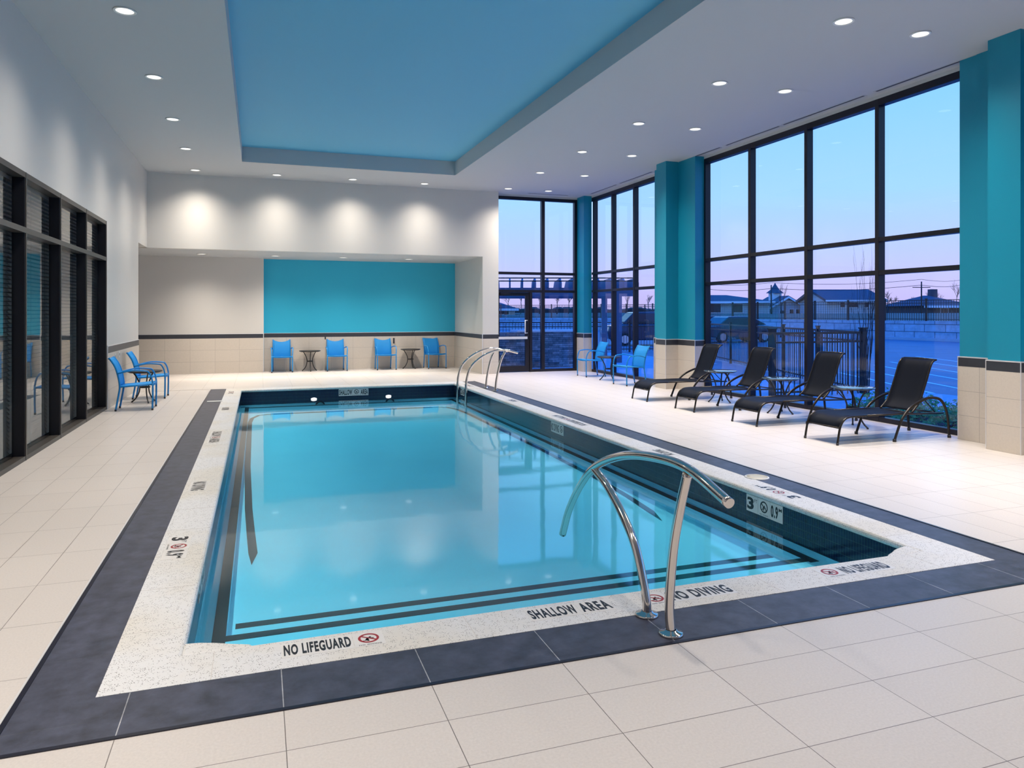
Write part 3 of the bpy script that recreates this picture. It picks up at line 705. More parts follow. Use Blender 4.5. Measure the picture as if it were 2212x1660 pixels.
# underwater lamps on the far wall
for i, (x, nm) in enumerate(((1.25, 'left'), (2.75, 'right'))):
    r = empty('pool_light', (x, EY1-.005, WZ-.13)); tag(r, 'round underwater lamp with dark rim in the far pool wall, %s one' % nm, 'pool lamp')
    r.rotation_euler = (PI/2, 0, 0)
    b = MB(); b.lathe([(.07, 0), (.10, .0), (.10, .03), (.08, .04), (.07, .03)], n=32); b.build('rim', M['black_tile'], r)
    b = MB(); b.lathe([(0, .03), (.05, .025), (.071, .01), (.071, 0)], n=32); b.build('lens', pbr('pool_lamp_lens', (.5, .75, .8), .2), r)
for i, (x, nm) in enumerate(((1.12, 'left'), (2.72, 'right'))):  # return inlets, given a glow to imitate bright spots at the waterline
    r = empty('glowing_inlet', (x, EY1-.004, WZ+.012)); r.scale = (1.25, .5, 1); tag(r, 'small oval inlet with added glow at the waterline of the far pool wall, %s one' % nm, 'pool lamp')
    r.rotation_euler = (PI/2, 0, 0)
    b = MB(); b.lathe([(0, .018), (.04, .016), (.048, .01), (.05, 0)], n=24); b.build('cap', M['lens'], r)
for i, (x, y) in enumerate(((1.0, 15.6), (2.9, 15.6), (-.0, 9.0), (3.9, 8.0))):
    pass

# ------------------------------------------------------------------ handrails
def grab_rail(label, arc, posts, R=.024):
    root = empty('handrail', posts[0][0]); tag(root, label, 'handrail')
    o = Vector(posts[0][0])
    b = MB(); b.tube([p - o for p in smooth(arc, 10)], R, 20); b.build('arch_bar', M['steel'], root)
    for p in posts:
        b = MB(); b.tube([q - o for q in smooth(p, 10)], R, 20); b.build('post', M['steel'], root)
        base = Vector(p[0]) - o
        b = MB(); b.lathe([(.026, .002), (.060, .002), (.062, .008), (.056, .014), (.034, .018), (.028, .026), (.026, .026)], base, 32); b.build('floor_flange', M['steel'], root)
    return root
xr = 1.94
grab_rail('curved stainless steel grab rail with two posts in the foreground', 
    [(xr, 4.54, .107), (xr, 4.43, .30), (xr, 4.25, .50), (xr, 4.03, .665), (xr, 3.70, .79), (xr, 3.35, .85), (xr, 3.02, .855), (xr, 2.69, .77)],
    [[(xr, 3.41, 0), (xr, 3.42, .10), (xr, 3.53, .32), (xr, 3.68, .46), (xr, 3.87, .58), (xr, 4.05, .645)],
     [(xr, 3.17, 0), (xr, 3.185, .15), (xr, 3.15, .42), (xr, 3.09, .64), (xr, 3.02, .835)]])
for yy, nm in ((14.28, 'nearer one of the far pair'), (14.94, 'farther one of the far pair')):
    grab_rail('curved stainless steel pool handrail, ' + nm,
        [(3.97, yy, -.30), (3.975, yy, 0.0), (3.99, yy, .26), (4.09, yy, .52), (4.33, yy, .72), (4.62, yy, .83), (4.85, yy, .83), (5.09, yy, .775)],
        [[(4.60, yy, 0), (4.63, yy, .25), (4.71, yy, .60), (4.81, yy, .81)]])

# ------------------------------------------------------------------ blue armchairs
def make_chair():
    r = empty('patio_armchair')
    for s in (-1, 1):
        b = MB(); b.tube(smooth([(.265*s, -.27, .012), (.265*s, -.275, .25), (.265*s, -.275, .45)], 4), .0145, 8)
        o = b.build('leg', M['blue'], r); b = MB(); b.cyl((.265*s, -.27, 0), .0165, .03, 10); b.build('foot_cap', M['foot'], o)
        b = MB(); b.tube(smooth([(.225*s, .275, .012), (.225*s, .225, .30), (.225*s, .215, .40), (.225*s, .225, .50), (.225*s, .25, .62), (.225*s, .29, .74), (.225*s, .365, .865)], 6), .0150, 8)
        o = b.build('leg', M['blue'], r); b = MB(); b.cyl((.225*s, .275, 0), .0165, .03, 10); b.build('foot_cap', M['foot'], o)
        b = MB(); b.tube(smooth([(.265*s, -.275, .45), (.272*s, -.25, .56), (.278*s, -.21, .632), (.28*s, -.17, .65), (.28*s, -.02, .662), (.27*s, .10, .65), (.235*s, .243, .615)], 6), .0130, 8); b.build('armrest', M['blue'], r)
        b = MB(); b.tube([(.25*s, -.27, .425), (.225*s, .215, .395)], .014, 8); b.build('side_rail', M['blue'], r)
    rows = []
    for i in range(11):
        t = i/10; y = -.285 + t*.50; z = .44 - t*.045 - (.03 if i == 0 else (.008 if i == 1 else 0))
        rows.append([(x*.245, y, z - .012*(1-x*x)) for x in (-1, -.6, -.2, .2, .6, 1)])
    b = MB(); b.sheet(rows, .012); b.build('seat', M['blue_mesh'], r)
    prof = smooth([(0, .215, .39), (0, .225, .50), (0, .25, .62), (0, .29, .74), (0, .365, .868)], 4)
    rows = [[(x*.222, p.y + .028*(1-x*x), p.z - (.018*(1-x*x) if i > len(prof)-4 else 0)) for x in (-1, -.75, -.4, 0, .4, .75, 1)] for i, p in enumerate(prof)]
    b = MB(); b.sheet(rows, .012); b.build('backrest', M['blue_mesh'], r)
    b = MB(); b.tube(smooth([(-.225, .365, .866), (-.12, .39, .852), (0, .396, .848), (.12, .39, .852), (.225, .365, .866)], 4), .013, 8); b.build('top_rail', M['blue'], r)
    for q in (((-.225, .22, .39), (.225, .22, .39)), ((-.25, -.272, .425), (.25, -.272, .425))):
        b = MB(); b.tube(q, .0115, 8); b.build('cross_rail', M['blue'], r)
    return r
chair = make_chair(); first = True
for x, y, rz, lab in (
    (.60, 20.83, 0, 'blue armchair against the teal alcove wall, leftmost of the four'),
    (2.05, 20.83, 0, 'blue armchair against the teal alcove wall, just right of the left side table'),
    (3.40, 20.82, .04, 'blue armchair against the teal alcove wall, just left of the right side table'),
    (4.83, 20.80, .12, 'blue armchair against the teal alcove wall, rightmost next to the corner'),
    (-1.93, 13.57, PI/2+.02, 'blue armchair by the left glass wall, nearer one of the pair'),
    (-1.93, 15.30, PI/2, 'blue armchair by the left wall, farther one of the pair'),
    (7.99, 16.83, -PI/2, 'teal blue armchair by the far windows, nearer the glass door'),
    (7.86, 14.55, -PI/2+.1, 'teal blue armchair by the far windows, next to the middle column')):
    c = chair if first else copy_tree(chair); first = False
    c.location = (x, y, 0); c.rotation_euler = (0, 0, rz); tag(c, lab, 'chair', 'blue patio armchairs')

# ------------------------------------------------------------------ small round tables
def make_table(name, topmat, thick=.022):
    r = empty(name)
    b = MB(); b.lathe([(0, .545), (.27, .545), (.285, .55), (.288, .558), (.285, .566), (.27, .570), (0, .570)], n=48); b.build('table_top', topmat, r)
    b = MB(); b.lathe([(.235, .535), (.25, .535), (.25, .548), (.235, .548)], n=40); b.build('top_ring', M['black'], r)
    b = MB(); b.lathe([(.075, .26), (.088, .26), (.088, .285), (.075, .285)], n=24); b.build('brace_ring', M['black'], r)
    for k in range(3):
        a = 2*PI*k/3 + .5
        d = Vector((math.cos(a), math.sin(a), 0))
        b = MB(); b.tube(smooth([d*.20+Z_*.54, d*.145+Z_*.46, d*.095+Z_*.35, d*.085+Z_*.265, d*.105+Z_*.16, d*.155+Z_*.07, d*.215+Z_*.012], 6), .0115, 8)
        o = b.build('leg', M['black'], r); b = MB(); b.cyl(d*.215, .015, .02, 10); b.build('foot_cap', M['foot'], o)
    return r
bt = make_table('side_table', M['black']); first = True
for x, y, rz, lab in ((1.34, 20.88, .05, 'black round side table left in the alcove between two blue chairs'), (4.15, 20.88, .5, 'black round side table right in the alcove between two blue chairs'),
        (-1.93, 14.55, 2.5, 'black round side table between the chairs by the left wall'), (7.90, 15.68, .1, 'black round side table between the teal chairs at the far windows')):
    c = bt if first else copy_tree(bt); first = False
    c.location = (x, y, 0); c.rotation_euler = (0, 0, rz); tag(c, lab, 'table', 'small round side tables')
mt = make_table('side_table', M['mosaic']); first = True
for x, y, rz, lab in ((7.86, 11.18, .3, 'round glass-topped side table between the two farthest loungers'), (7.90, 9.62, .3, 'round glass-topped side table between the middle loungers'),
        (7.88, 8.10, .3, 'round glass-topped side table beside the nearest lounger')):
    c = mt if first else copy_tree(mt); first = False
    c.location = (x, y, 0); c.rotation_euler = (0, 0, rz); tag(c, lab, 'table', 'glass-topped tables between loungers')

# ------------------------------------------------------------------ chaise loungers (x runs from foot end to head end)
def make_lounger():
    r = empty('chaise_lounger'); HW = .275
    for s in (-1, 1):
        y = HW*s
        b = MB(); b.tube(smooth([(.0, y, .012), (.02, y, .12), (.045, y, .22), (.10, y, .30), (.20, y, .335), (.45, y, .338)], 6), .0135, 10); o = b.build('leg', M['bronze'], r)
        b = MB(); b.cyl((0, y, 0), .016, .03, 10); b.build('foot_cap', M['foot'], o)
        b = MB(); b.tube([(.44, y, .338), (1.0, y, .338), (1.30, y, .325), (1.70, y, .318)], .0125, 10); b.build('side_rail', M['bronze'], r)
        ya = (HW+.032)*s
        b = MB(); b.tube(smooth([(.86, ya, .015), (.93, ya, .18), (.99, ya, .285), (1.126, ya, .413), (1.335, ya, .505), (1.475, ya, .526), (1.618, ya, .494), (1.703, ya, .388), (1.745, ya, .246), (1.77, ya, .015)], 6), .019, 10, flat=.7, up=(0, 1, 0)); o = b.build('armrest', M['bronze'], r)
        b = MB(); b.cyl((.86, ya, 0), .022, .035, 10); b.cyl((1.77, ya, 0), .022, .035, 10); b.build('foot_cap', M['foot'], o)
        yb = (HW-.03)*s
        b = MB(); b.tube(smooth([(1.20, yb, .33), (1.335, yb, .47), (1.44, yb, .70), (1.525, yb, .92), (1.575, yb, .985), (1.62, yb, 1.0)], 6), .0125, 10); b.build('back_upright', M['bronze'], r)
        b = MB(); b.tube([(1.40, yb*.92, .53), (1.62, yb*.92, .325)], .008, 8); b.build('back_strut', M['bronze'], r)
    prof = smooth([(.045, 0, .205), (.06, 0, .255), (.10, 0, .30), (.17, 0, .335), (.30, 0, .345), (.7, 0, .335), (1.22, 0, .335)], 5)
    rows = [[(p.x, y*(HW-.005), p.z - .012*(1-y*y)) for y in (-1, -.6, -.2, .2, .6, 1)] for p in prof]
    b = MB(); b.sheet(rows, .008); b.build('seat', M['sling'], r)
    prof = smooth([(1.225, 0, .36), (1.335, 0, .475), (1.44, 0, .70), (1.525, 0, .92), (1.575, 0, .985), (1.61, 0, .998)], 5)
    rows = [[(p.x+.012*(1-y*y), y*(HW-.03), p.z) for y in (-1, -.6, -.2, .2, .6, 1)] for p in prof]
    b = MB(); b.sheet(rows, .008); b.build('backrest', M['sling'], r)
    b = MB(); b.tube([(1.62, -HW+.03, 1.0), (1.625, 0, 1.006), (1.62, HW-.03, 1.0)], .0125, 10); b.build('top_rail', M['bronze'], r)
    for q in (((.04, -HW, .205), (.04, HW, .205)), ((1.22, -HW, .33), (1.22, HW, .33)), ((1.62, -HW, .32), (1.62, HW, .32))):
        b = MB(); b.tube(q, .010, 8); b.build('cross_rail', M['bronze'], r)
    return r
lg = make_lounger(); first = True
for x, y, rz, lab in ((6.62, 11.90, 0, 'black mesh chaise lounger farthest from the camera, beside the middle column'), (6.62, 10.40, 0.01, 'black mesh chaise lounger, second from the middle column'),
        (6.62, 8.84, 0.015, 'black mesh chaise lounger, third from the middle column'), (6.61, 7.31, 0.0, 'black mesh chaise lounger nearest the camera')):
    c = lg if first else copy_tree(lg); first = False
    c.location = (x, y, 0); c.rotation_euler = (0, 0, rz); tag(c, lab, 'lounger', 'black chaise loungers by the window')

# small plates on the walls
for (x, y, z, w, h, ax, lab) in ((XL+.012, 14.35, .84, .07, .11, 'x', 'small white socket plate on left tiled wall above the near blue chair'), (XL+.012, 14.75, .86, .07, .11, 'x', 'small white switch plate on left tiled wall above the side table'),
        (3.72, YA-.012, .80, .05, .16, 'y', 'slim grey socket plate on the alcove tiles beside the third blue chair'), (1.78, YA-.012, .9, .04, .08, 'y', 'tiny dark plate on alcove tiles above the second blue chair')):
    r = empty('wall_plate', (x, y, z)); tag(r, lab, 'wall plate')
    b = MB()
    if ax == 'x': b.box(0, .008, -w/2, w/2, -h/2, h/2)
    else: b.box(-w/2, w/2, -.008, 0, -h/2, h/2)
    b.build('plate', M['white'] if ax == 'x' else M['band'], r, bevel=.002)
    b = MB()
    if ax == 'x': b.box(.008, .010, -.012, .012, -.02, .02)
    else: b.box(-.01, .01, -.010, -.008, -.02, .02)
    b.build('socket', M['band'], r)

# ================================================================== outdoors
GZ = -.06
b = MB(); b.box(XR+.14, 400, -200, 420, GZ-.4, GZ-.002); b.box(-300, XR+.14, YA+.35, 420, GZ-.4, GZ-.002)
o = b.build('parking_lot', M['asphalt']); S(o)
b = MB(); b.box(XR+.13, 11.7, 9.6, 27, GZ-.02, GZ+.03); b.box(6.02, XR+.13, YD+.13, 27, GZ-.02, GZ+.03); b.box(6.02, 14, 20.0, 27, GZ-.02, GZ+.031)
S(b.build('patio', M['concrete']))
b = MB(); b.box(XR+.13, 10.6, 4, 9.6, GZ-.01, GZ+.035); S(b.build('planting_bed', M['mulch']))
b = MB(); b.prism([(10.6, 2), (12.4, 2), (13.0, 9.8), (12.8, 11.6), (11.7, 12.2), (10.6, 11.0)], GZ-.01, GZ+.045); S(b.build('walkway', M['concrete']))
b = MB(); b.box(XR+.13, XR+.30, 4.0, 12.9, GZ, GZ+.075); S(b.build('kerb', M['whitetrim']))
# parking lines
first = None
for i, (p, q) in enumerate((((18.6, 18.2), (15.5, 11.2)), ((16.9, 17.2), (13.8, 10.2)), ((15.3, 16.2), (13.2, 11.4)), ((20.3, 19.2), (17.2, 12.2)), ((22.0, 20.2), (18.9, 13.2)), ((23.9, 21.4), (20.7, 14.2)))):
    d = (Vector(q+(0,)) - Vector(p+(0,))); n = Vector((-d.y, d.x, 0)).normalized()*.05; b = MB()
    P = Vector(p+(GZ+.002,)); Q = Vector(q+(GZ+.002,)); b.face([P-n, P+n, Q+n, Q-n]); o = b.build('parking_line', M['line'])
    tag(o, 'white painted parking line outside the big window, %s from the building' % ['third', 'second', 'first', 'fourth', 'fifth', 'sixth'][i], 'road marking', 'parking lines')

# retaining wall and terrain
RW = [(35.6, -30), (38.6, 31), (36.6, 54), (29.5, 66), (23, 70.5), (-60, 74)]
def ribbon(pts, z0, z1, th, name, mat, side=1):
    b = MB()
    for (ax, ay), (bx, by) in zip(pts, pts[1:]):
        d = Vector((bx-ax, by-ay, 0)).normalized(); n = Vector((d.y, -d.x, 0))*th*side
        a0 = Vector((ax, ay, 0)); b0 = Vector((bx, by, 0))
        for quad in ([a0+Z_*z0, b0+Z_*z0, b0+Z_*z1, a0+Z_*z1], [a0+n+Z_*z1, b0+n+Z_*z1, b0+n+Z_*z0, a0+n+Z_*z0], [a0+Z_*z1, b0+Z_*z1, b0+n+Z_*z1, a0+n+Z_*z1]):
            b.face(quad)
    return b.build(name, mat)
o = ribbon(RW[:4], GZ, 1.12, .5, 'retaining_wall', M['blocks']); tag(o, 'low retaining wall of large pale stone blocks beyond the parking lot', 'wall')
o = ribbon(RW[3:], GZ, 1.12, .5, 'retaining_wall', M['blocks_x']); tag(o, 'low retaining wall of pale stone blocks seen through the glass door', 'wall')
o = ribbon([(x-.5, y-.2) for x, y in RW], GZ, GZ+.16, .5, 'kerb', M['concrete']); S(o)
b = MB()
far = [(200, -30), (200, 60), (170, 190), (90, 230), (30, 240), (-60, 240)]
mid = [(50, -30), (54, 36), (50, 72), (38, 88), (26, 92), (-60, 96)]
for A, B, za, zb in ((RW, mid, 1.08, 1.5), (mid, far, 1.5, 2.1)):
    for i in range(len(A)-1):
        b.face([A[i]+(za,), B[i]+(zb,), B[i+1]+(zb,), A[i+1]+(za,)])
o = b.build('grass_field', M['grass']); tag(o, 'dark winter grass bank behind the retaining wall', 'grass', kind='stuff')

def fence(pts, z0, h, step, label, post_w=.05, spacing=2.4, pk=.13, pr=.0075, rails=(.10, .86), cap=True, mat='black', prw=None):
    root = empty('metal_fence', pts[0]+(z0,)); tag(root, label, 'fence'); o0 = Vector(pts[0]+(z0,))
    rl = MB(); secs = []
    for (ax, ay), (bx, by) in zip(pts, pts[1:]):
        a = Vector((ax, ay, z0)); d = Vector((bx, by, z0)) - a; L = d.length; d.normalize(); n = max(1, round(L/spacing)); nn = Vector((-d.y, d.x, 0))
        for f in rails + (1.0,): rl.obox(a - o0 + d*L/2 + Z_*h*f, d, nn, Z_, L/2, .018, .018 if f < 1 else .022)
        for i in range(n+1):
            p = a + d*(L*i/n) - o0; b = MB(); b.obox(p + Z_*(h+.08)/2, d, nn, Z_, post_w/2, post_w/2, (h+.08)/2)
            b.obox(p + Z_*(h+.09), d, nn, Z_, post_w*.66, post_w*.66, .012); b.build('post', M[mat], root)
        for i in range(n):
            b = MB(); k0 = a + d*(L*i/n) - o0; m = int(L/n/pk)
            for k in range(1, m):
                q = k0 + d*(k*L/n/m); b.obox(q + Z_*(h*.5+.02), d, nn, Z_, pr, pr, h*.5-.02)
            b.build('picket_panel', M[mat], root)
    rl.build('rails', M[mat], root)
fence([(11.55, 11.6), (13.9, 18.0), (17.2, 27.5)], GZ, 1.27, .13, 'black picket fence running away from the big window toward the lot', .07, 2.3)
fence([(9.33, 11.6), (11.55, 11.6)], GZ, 1.27, .13, 'short black picket fence section closing the patio near the loungers', .10, 2.3)
fence([(17.2, 27.5), (4.0, 29.5)], GZ, 1.27, .13, 'black picket fence across the far side of the patio seen through the door', .07, 2.4)
fence([(x+.3, y) for x, y in RW[1:]], 1.10, 1.30, .11, 'long black metal fence on top of the retaining wall', .10, 3.0, .16, .012)
fence([(35.9, -20), (38.9, 31)], 1.10, 1.30, .11, 'black metal fence above the retaining wall at the right', .10, 3.0, .16, .012)

# planter wall and pergola outside the door
r = empty('stone_planter', (4.5, 20.2, 0)); r.location = (6.3, 20.3, GZ); tag(r, 'stacked ledge stone bar wall with pale cap outside the glass door', 'stone wall')
b = MB(); b.box(-.2, 3.2, 0, .5, 0, 1.10); b.build('stone_body', M['stone'], r)
b = MB(); b.box(.9, 3.3, -.06, .56, 1.10, 1.16); b.build('cap', M['whitetrim'], r)
r = empty('pergola', (24*math.sin(YAW), 24*math.cos(YAW), GZ), -YAW); tag(r, 'purple grey pergola with slanted fins on top outside the door', 'pergola')
b = MB(); b.box(-.9, 4.1, 0, .22, 2.22, 2.50); b.build('front_beam', M['pergola'], r)
b = MB(); b.box(-.9, 4.1, 3.7, 3.92, 2.22, 2.50); b.build('rear_beam', M['pergola'], r)
for z in (2.80, 2.70):
    b = MB(); b.box(-.9, 4.12, -.06, -.02, z, z+.035); b.build('top_rail', M['black'], r)
for k in range(12):
    x = -.52 + k*.42
    b = MB(); b.prism([(-.15, 2.50), (4.0, 2.50), (4.0, 2.62), (3.3, 2.83), (.35, 2.83), (-.15, 2.66)], x, x+.05, 'x'); b.build('fin', M['pergola'], r)
for (x, y) in ((-.8, 0), (3.42, 0), (-.8, 3.7), (3.42, 3.7)):
    b = MB(); b.box(x, x+.2, y, y+.2, 0, 2.22); b.build('post', M['pergola'], r)

# shrubs
random.seed(5)
def shrub(x, y, rad, h, label):
    r = empty('evergreen_shrub', (x, y, GZ+.03)); tag(r, label, 'shrub', 'low evergreen shrubs outside the big window')
    b = MB()
    for k in range(420):
        a = random.uniform(0, 2*PI); e = math.acos(random.uniform(-.1, 1)); rr = rad*random.uniform(.55, 1.0)
        c = Vector((math.cos(a)*math.sin(e)*rr, math.sin(a)*math.sin(e)*rr, .04 + abs(math.cos(e))*h*rr/rad*random.uniform(.7, 1)))
        t = Vector((random.uniform(-1, 1), random.uniform(-1, 1), random.uniform(-.3, 1))).normalized(); u = t.orthogonal().normalized(); s_ = random.uniform(.025, .05)
        b.face([c-t*s_, c+u*s_*.45, c+t*s_, c-u*s_*.45])
    b.build('foliage', M['leaf'], r, recalc=False)
    b = MB()
    for k in range(6):
        a = 2*PI*k/6; b.tube([(0, 0, 0), (math.cos(a)*rad*.6, math.sin(a)*rad*.6, h*.7)], .008, 5, r2=.003)
    b.build('stems', M['bark'], r)
sp = []
for j, y in enumerate((4.9, 5.6, 6.3, 7.0, 7.7, 8.4, 9.1)):
    sp.append((9.25 + .1*(j % 2), y, .38, .34)); sp.append((9.95 - .08*(j % 2), y+.3, .40, .38))
for i, (x, y, rd, h) in enumerate(sp):
    shrub(x, y, rd, h, 'low dark green evergreen shrub in the bed outside the big window')

# bare trees
def branch(b, p, d, L, r, depth, spread, rnd, up=.12, kids_=3):
    q = p + d*L*.5 + Vector((rnd.uniform(-1, 1), rnd.uniform(-1, 1), 0))*L*.05; e = p + d*L
    b.tube([p, q, e], r, 5 if depth > 1 else 4, cap=False, r2=r*.6)
    if depth == 0: return
    for k in range(kids_):
        t = rnd.uniform(.35, 1.0) if k else 1.0
        nd = (d + Vector((rnd.uniform(-1, 1), rnd.uniform(-1, 1), rnd.uniform(-.4, .6)))*spread + Z_*up).normalized()
        s_ = p.lerp(e, t); branch(b, s_, nd, L*rnd.uniform(.55, .8), r*.55, depth-1, spread, rnd, up, kids_)
def tree(x, y, z, h, depth, spread, seed, label, stems=1, rad=.05, group=None, kids_=3, up=.12):
    rnd = random.Random(seed); r = empty('bare_tree', (x, y, z)); tag(r, label, 'tree', group)
    b = MB()
    if stems == 1:
        b.tube([(0, 0, 0), (0.02*h, 0, h*.3)], rad, 7, r2=rad*.8); b.build('trunk', M['bark'], r); b = MB()
        branch(b, Vector((.02*h, 0, h*.3)), Vector((0, 0, 1)), h*.28, rad*.8, depth, spread, rnd, up, kids_)
    else:
        for k in range(stems):
            a = 2*PI*k/stems; branch(b, Vector((math.cos(a)*.05, math.sin(a)*.05, 0)), Vector((math.cos(a)*.045, math.sin(a)*.045, 1)).normalized(), h*.42, rad, depth, spread, rnd, up, kids_)
    b.build('branches', M['bark'], r, recalc=False)
tree(11.10, 11.07, GZ, 2.45, 4, .26, 4, 'slender multi-stemmed bare tree just outside the big window', 6, .013, None, 2, .75)
def at(u, Y_d, z):     # a point seen in direction u at depth Y_d
    k = (u-1106)/F_PX; x = k*Y_d; c_, s_ = math.cos(YAW), math.sin(YAW); return (x*c_ + Y_d*s_, Y_d*c_ - x*s_, z)
p = at(1687, 50, GZ); tree(p[0], p[1], p[2], 3.7, 4, .5, 11, 'thin bare young tree in the lot, left of the cupola building', 1, .05, None, 3, .3)
p = at(1353, 60, GZ); tree(p[0], p[1], p[2], 3.4, 4, .45, 13, 'thin bare young tree seen through the far corner window', 1, .05, None, 3, .3)
hz = [(1097,100,2.9),(1125,85,3.1),(1165,95,3.0),(1203,88,2.6),(1228,100,2.8),(1400,100,2.6),(1768,95,2.5),(1917,90,2.9),(1930,100,2.4),(1946,105,2),(1962,100,1.9),(1976,98,2.3),(2006,108,3.3),(2024,116,3.6),(2066,115,5.0)]
for i, (u, dd, h) in enumerate(hz):
    p = at(u, dd, 1.5)
    where = ['left edge of the door view', 'over the small house in the door view', 'behind the door frame', 'in the sidelight right of the door', 'right end of the door view', 'left of the middle column', 'left of the gabled house', 'just right of the window mullion', 'second right of the mullion', 'third right of the mullion', 'fourth right of the mullion', 'left of the utility pole with a crossarm', 'right of the utility pole', 'behind the dark hip roof', 'tall one at the far right behind the chimney'][i]
    tree(p[0], p[1], p[2], h, 4, .8 if i < 14 else .7, 30+i, 'bare tree on the horizon, ' + where, 1, .06, 'bare trees on the horizon', 4, .16)

# horizon hedge line
b = MB(); rnd = random.Random(3); hp = []; u = 1050; hh = 1.0
while u < 2130:
    hh = min(1.35, max(.75, hh + rnd.uniform(-.16, .16))); hp.append((Vector(at(u, 135, 1.4)), Vector(at(u, 139, 1.4)), hh)); u += 3
for (p, q, h0), (p2, q2, h1) in zip(hp, hp[1:]):
    b.face([p, p2, p2+Z_*h1*.8, p+Z_*h0*.8]); b.face([p+Z_*h0*.8, p2+Z_*h1*.8, (p2+q2)/2+Z_*h1, (p+q)/2+Z_*h0]); b.face([(p+q)/2+Z_*h0, (p2+q2)/2+Z_*h1, q2, q])
o = b.build('hedgerow', M['mulch']); tag(o, 'dark hedgerow along the horizon', 'hedge', kind='stuff')

# houses (built in a local frame: x across the view, y away)
def house(u0, u1, dist, z0, eave, ridge, depth_, label, wins=(), gable='side', cupola=None, wall='siding', chimney=None, door=None):
    a = Vector(at(u0, dist, 0)); c = Vector(at(u1, dist, 0)); W = (c-a).length; ang = math.atan2(c.y-a.y, c.x-a.x)
    r = empty('house', (a.x, a.y, z0), ang); tag(r, label, 'building'); e = eave-z0; g = ridge-z0
    b = MB()
    if gable == 'front':
        b.prism([(0, 0), (W, 0), (W, e), (W/2, g), (0, e)], 0, depth_, 'y'); b.build('walls', M[wall], r)
        b = MB(); t = .25
        b.prism([(-.5, e-.25), (W/2, g+.05), (W+.5, e-.25), (W+.5, e+.05), (W/2, g+.35), (-.5, e+.05)], -.4, depth_+.4, 'y'); b.build('roof', M['roof'], r)
        b = MB(); b.prism([(-.5, e-.30), (W/2, g), (W+.5, e-.30), (W+.5, e-.05), (W/2, g+.25), (-.5, e-.05)], -.5, -.42, 'y'); b.build('bargeboard', M['whitetrim'], r)
    elif gable == 'left':
        b = MB(); b.box(0, W, 0, depth_, 0, e); b.prism([(0, e), (depth_, e), (depth_/2, g)], 0.1, W-.1, 'x'); b.build('walls', M[wall], r)
        b = MB(); b.prism([(-.5, e-.2), (depth_/2, g+.05), (depth_+.5, e-.2), (depth_+.5, e+.1), (depth_/2, g+.35), (-.5, e+.1)], -.4, W+.4, 'x'); b.build('roof', M['roof'], r)
        b = MB(); b.box(-.4, W+.4, -.55, -.48, e-.22, e+.05); b.build('fascia', M['whitetrim'], r)
    else:      # hip
        b = MB(); b.box(0, W, 0, depth_, 0, e); b.build('walls', M[wall], r)
        b = MB(); k = min(depth_/2, W/2)*.9; V = [b.bm.verts.new(p) for p in ((-.5,-.5,e),(W+.5,-.5,e),(W+.5,depth_+.5,e),(-.5,depth_+.5,e),(k,depth_/2,g),(W-k,depth_/2,g))]
        for q in ((0,1,5,4),(1,2,5),(2,3,4,5),(3,0,4),(3,2,1,0)): b.bm.faces.new([V[i] for i in q])
        b.build('roof', M['roof'], r)
        b = MB(); b.box(-.5, W+.5, -.55, -.5, e-.25, e+.02); b.build('fascia', M['whitetrim'], r)
    for (x, z, w, h) in wins:
        b = MB(); b.box(x*W-w/2-.1, x*W+w/2+.1, -.06, .0, z-h/2-.1, z+h/2+.1); f = b.build('window_frame', M['whitetrim'], r)
        b = MB(); b.box(x*W-w/2, x*W+w/2, -.08, -.05, z-h/2, z+h/2); b.build('pane', M['pane_dark'], f)
    if cupola:
        x, w, h1, h2 = cupola; b = MB(); b.box(x*W-w/2, x*W+w/2, depth_/2-w/2, depth_/2+w/2, g-1.0, g+h1); cu = b.build('cupola', M['whitetrim'], r)
        b = MB(); b.lathe([(w*.95, g+h1), (w*.45, g+h1+h2*.35), (w*.15, g+h1+h2*.75), (0, g+h1+h2)], (x*W, depth_/2, 0), 4); b.build('cupola_roof', M['roof'], cu)
    if chimney:
        x, w, h1 = chimney; b = MB(); b.box(x*W-w/2, x*W+w/2, depth_/2-w/2, depth_/2+w/2, g-1.5, g+h1); b.build('chimney', M['roof'], r)
    return r
house(1480, 1663, 90, 1.3, 3.05, 3.95, 9, 'long low white building with dark hip roof at the left of the big window', [(.1, .9, 1.2, 1.0), (.35, .9, 1.4, 1.0), (.62, .9, 1.2, 1.0)], 'hip')
house(1664, 1738, 95, 1.3, 2.25, 3.55, 7, 'small white gabled building with a pointed cupola', [(.36, .35, .7, .6), (.62, .45, .5, .7), (.8, .45, .5, .7)], 'front', cupola=(.42, 1.3, .75, 1.45))
house(1787, 1905, 85, 1.3, 3.1, 4.15, 8, 'pale two-storey house with long dark roof and left gable', [(.28, 1.35, .5, .7), (.45, 1.35, 1.2, .7), (.72, 1.35, .5, .7)], 'left')
house(2000, 2100, 88, 1.3, 2.5, 3.85, 10, 'dark low house with hip roof and chimney at the far right', [(.4, .6, .8, .6)], 'hip', wall='roof', chimney=(.66, .8, .8))
house(1040, 1112, 90, 1.3, 2.15, 2.95, 7, 'small white house with dark roof seen through the glass door', [(.6, .45, .6, .5), (.75, .45, .5, .6)], 'hip')

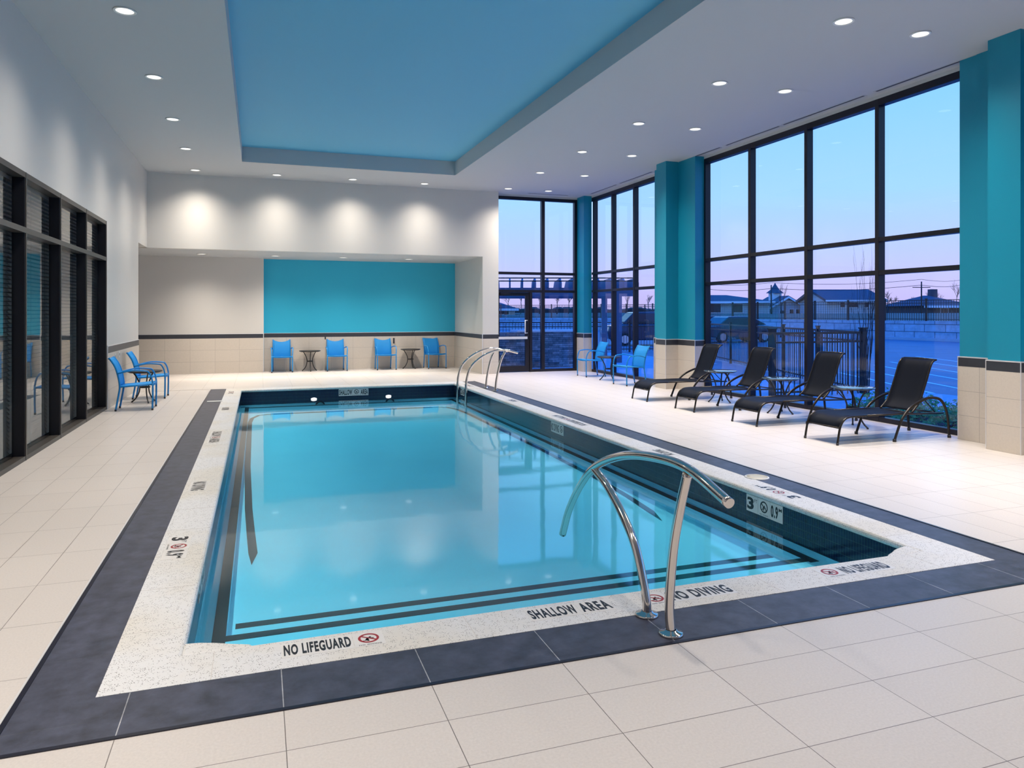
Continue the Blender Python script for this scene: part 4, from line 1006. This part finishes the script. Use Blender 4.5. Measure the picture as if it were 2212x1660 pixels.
# utility poles and wires
def pole(u, dist, h, label, arms=1):
    p = at(u, dist, 1.2); r = empty('utility_pole', p, -YAW); tag(r, label, 'utility pole')
    b = MB(); b.cyl((0, 0, 0), .10, h, 8, .07); b.build('mast', M['bark'], r)
    if arms:
        b = MB(); b.box(-1.0, 1.0, -.05, .05, h-.7, h-.62); b.build('crossarm', M['bark'], r)
    return Vector(p) + Z_*(h-.8)
P1 = pole(1666, 80, 3.5, 'plain utility pole left of the cupola building', 0); P2 = pole(1990.5, 83, 4.0, 'utility pole with a crossarm at right'); P3 = pole(1393, 85, 1.4, 'short dark pole seen through the far corner window', 0)
for nm, (A, B) in (('left of the plain pole', (Vector(at(1500, 95, 4.6)), P1)), ('between the two poles', (P1, P2)), ('right of the crossarm pole', (P2, Vector(at(2100, 95, 5.2))))):
    b = MB(); b.tube([A.lerp(B, k/12) - Z_*.35*math.sin(PI*k/12) + Z_*.4 for k in range(13)], .025, 4); b.tube([A.lerp(B, k/12) - Z_*.35*math.sin(PI*k/12) + Z_*1.05 for k in range(13)], .02, 4)
    o = b.build('power_line', M['bark']); tag(o, 'pair of thin power lines ' + nm, 'power line')

# cars
def car(u, dist, yaw, mat, label, suv=False):
    p = at(u, dist, GZ); r = empty('parked_car', p, -YAW+yaw); tag(r, label, 'car', 'parked cars outside')
    H = .25 if suv else 0
    body = [(-2.25, .35), (-2.3, .70), (-2.2, .92+H*.3), (-1.35, 1.0+H*.4), (1.35, 1.0+H*.4), (2.15, .90+H*.3), (2.3, .66), (2.28, .35), (1.75, .28), (-1.7, .28)]
    b = MB(); b.prism(body, -.88, .88, 'y'); b.build('body', mat, r, bevel=.06)
    cab = [(-1.55, .98+H*.4), (-.95, 1.42+H), (.75, 1.45+H), (1.75+H*.6, 1.0+H*.4)]
    b = MB(); b.prism(cab, -.74, .74, 'y'); b.build('cabin_glass', M['pane_dark'], r, bevel=.05)
    b = MB(); b.prism([(-.98, 1.41+H), (-.8, 1.47+H), (.7, 1.49+H), (.95, 1.40+H)], -.70, .70, 'y'); b.build('roof', mat, r, bevel=.03)
    for x in (-1.42, 1.42):
        for s in (-1, 1):
            b = MB(); b.tube([(x, s*.93, .33), (x, s*.70, .33)], .33, 20); w = b.build('wheel', M['rubber'], r)
            b = MB(); b.tube([(x, s*.945, .33), (x, s*.92, .33)], .21, 16)
            b.build('rim', M['rim'], w)
    for s in (-1, 1):
        b = MB(); b.box(2.22, 2.32, s*.6-.18, s*.6+.18, .70, .84); b.build('tail_lamp', M['red_lamp'], r)
        b = MB(); b.box(-2.31, -2.2, s*.6-.2, s*.6+.2, .64, .78); b.build('headlamp', M['rim'], r)
car(1398, 38, .10, M['paint_car'], 'dark sport utility car with bright wheel seen through far corner window', True)
car(1585, 42, .35, M['car_silver'], 'dark grey parked car behind the fence at the left end of the big window')
car(1540, 47, .35, M['paint_car'], 'farther dark blue parked car behind the fence by the column')
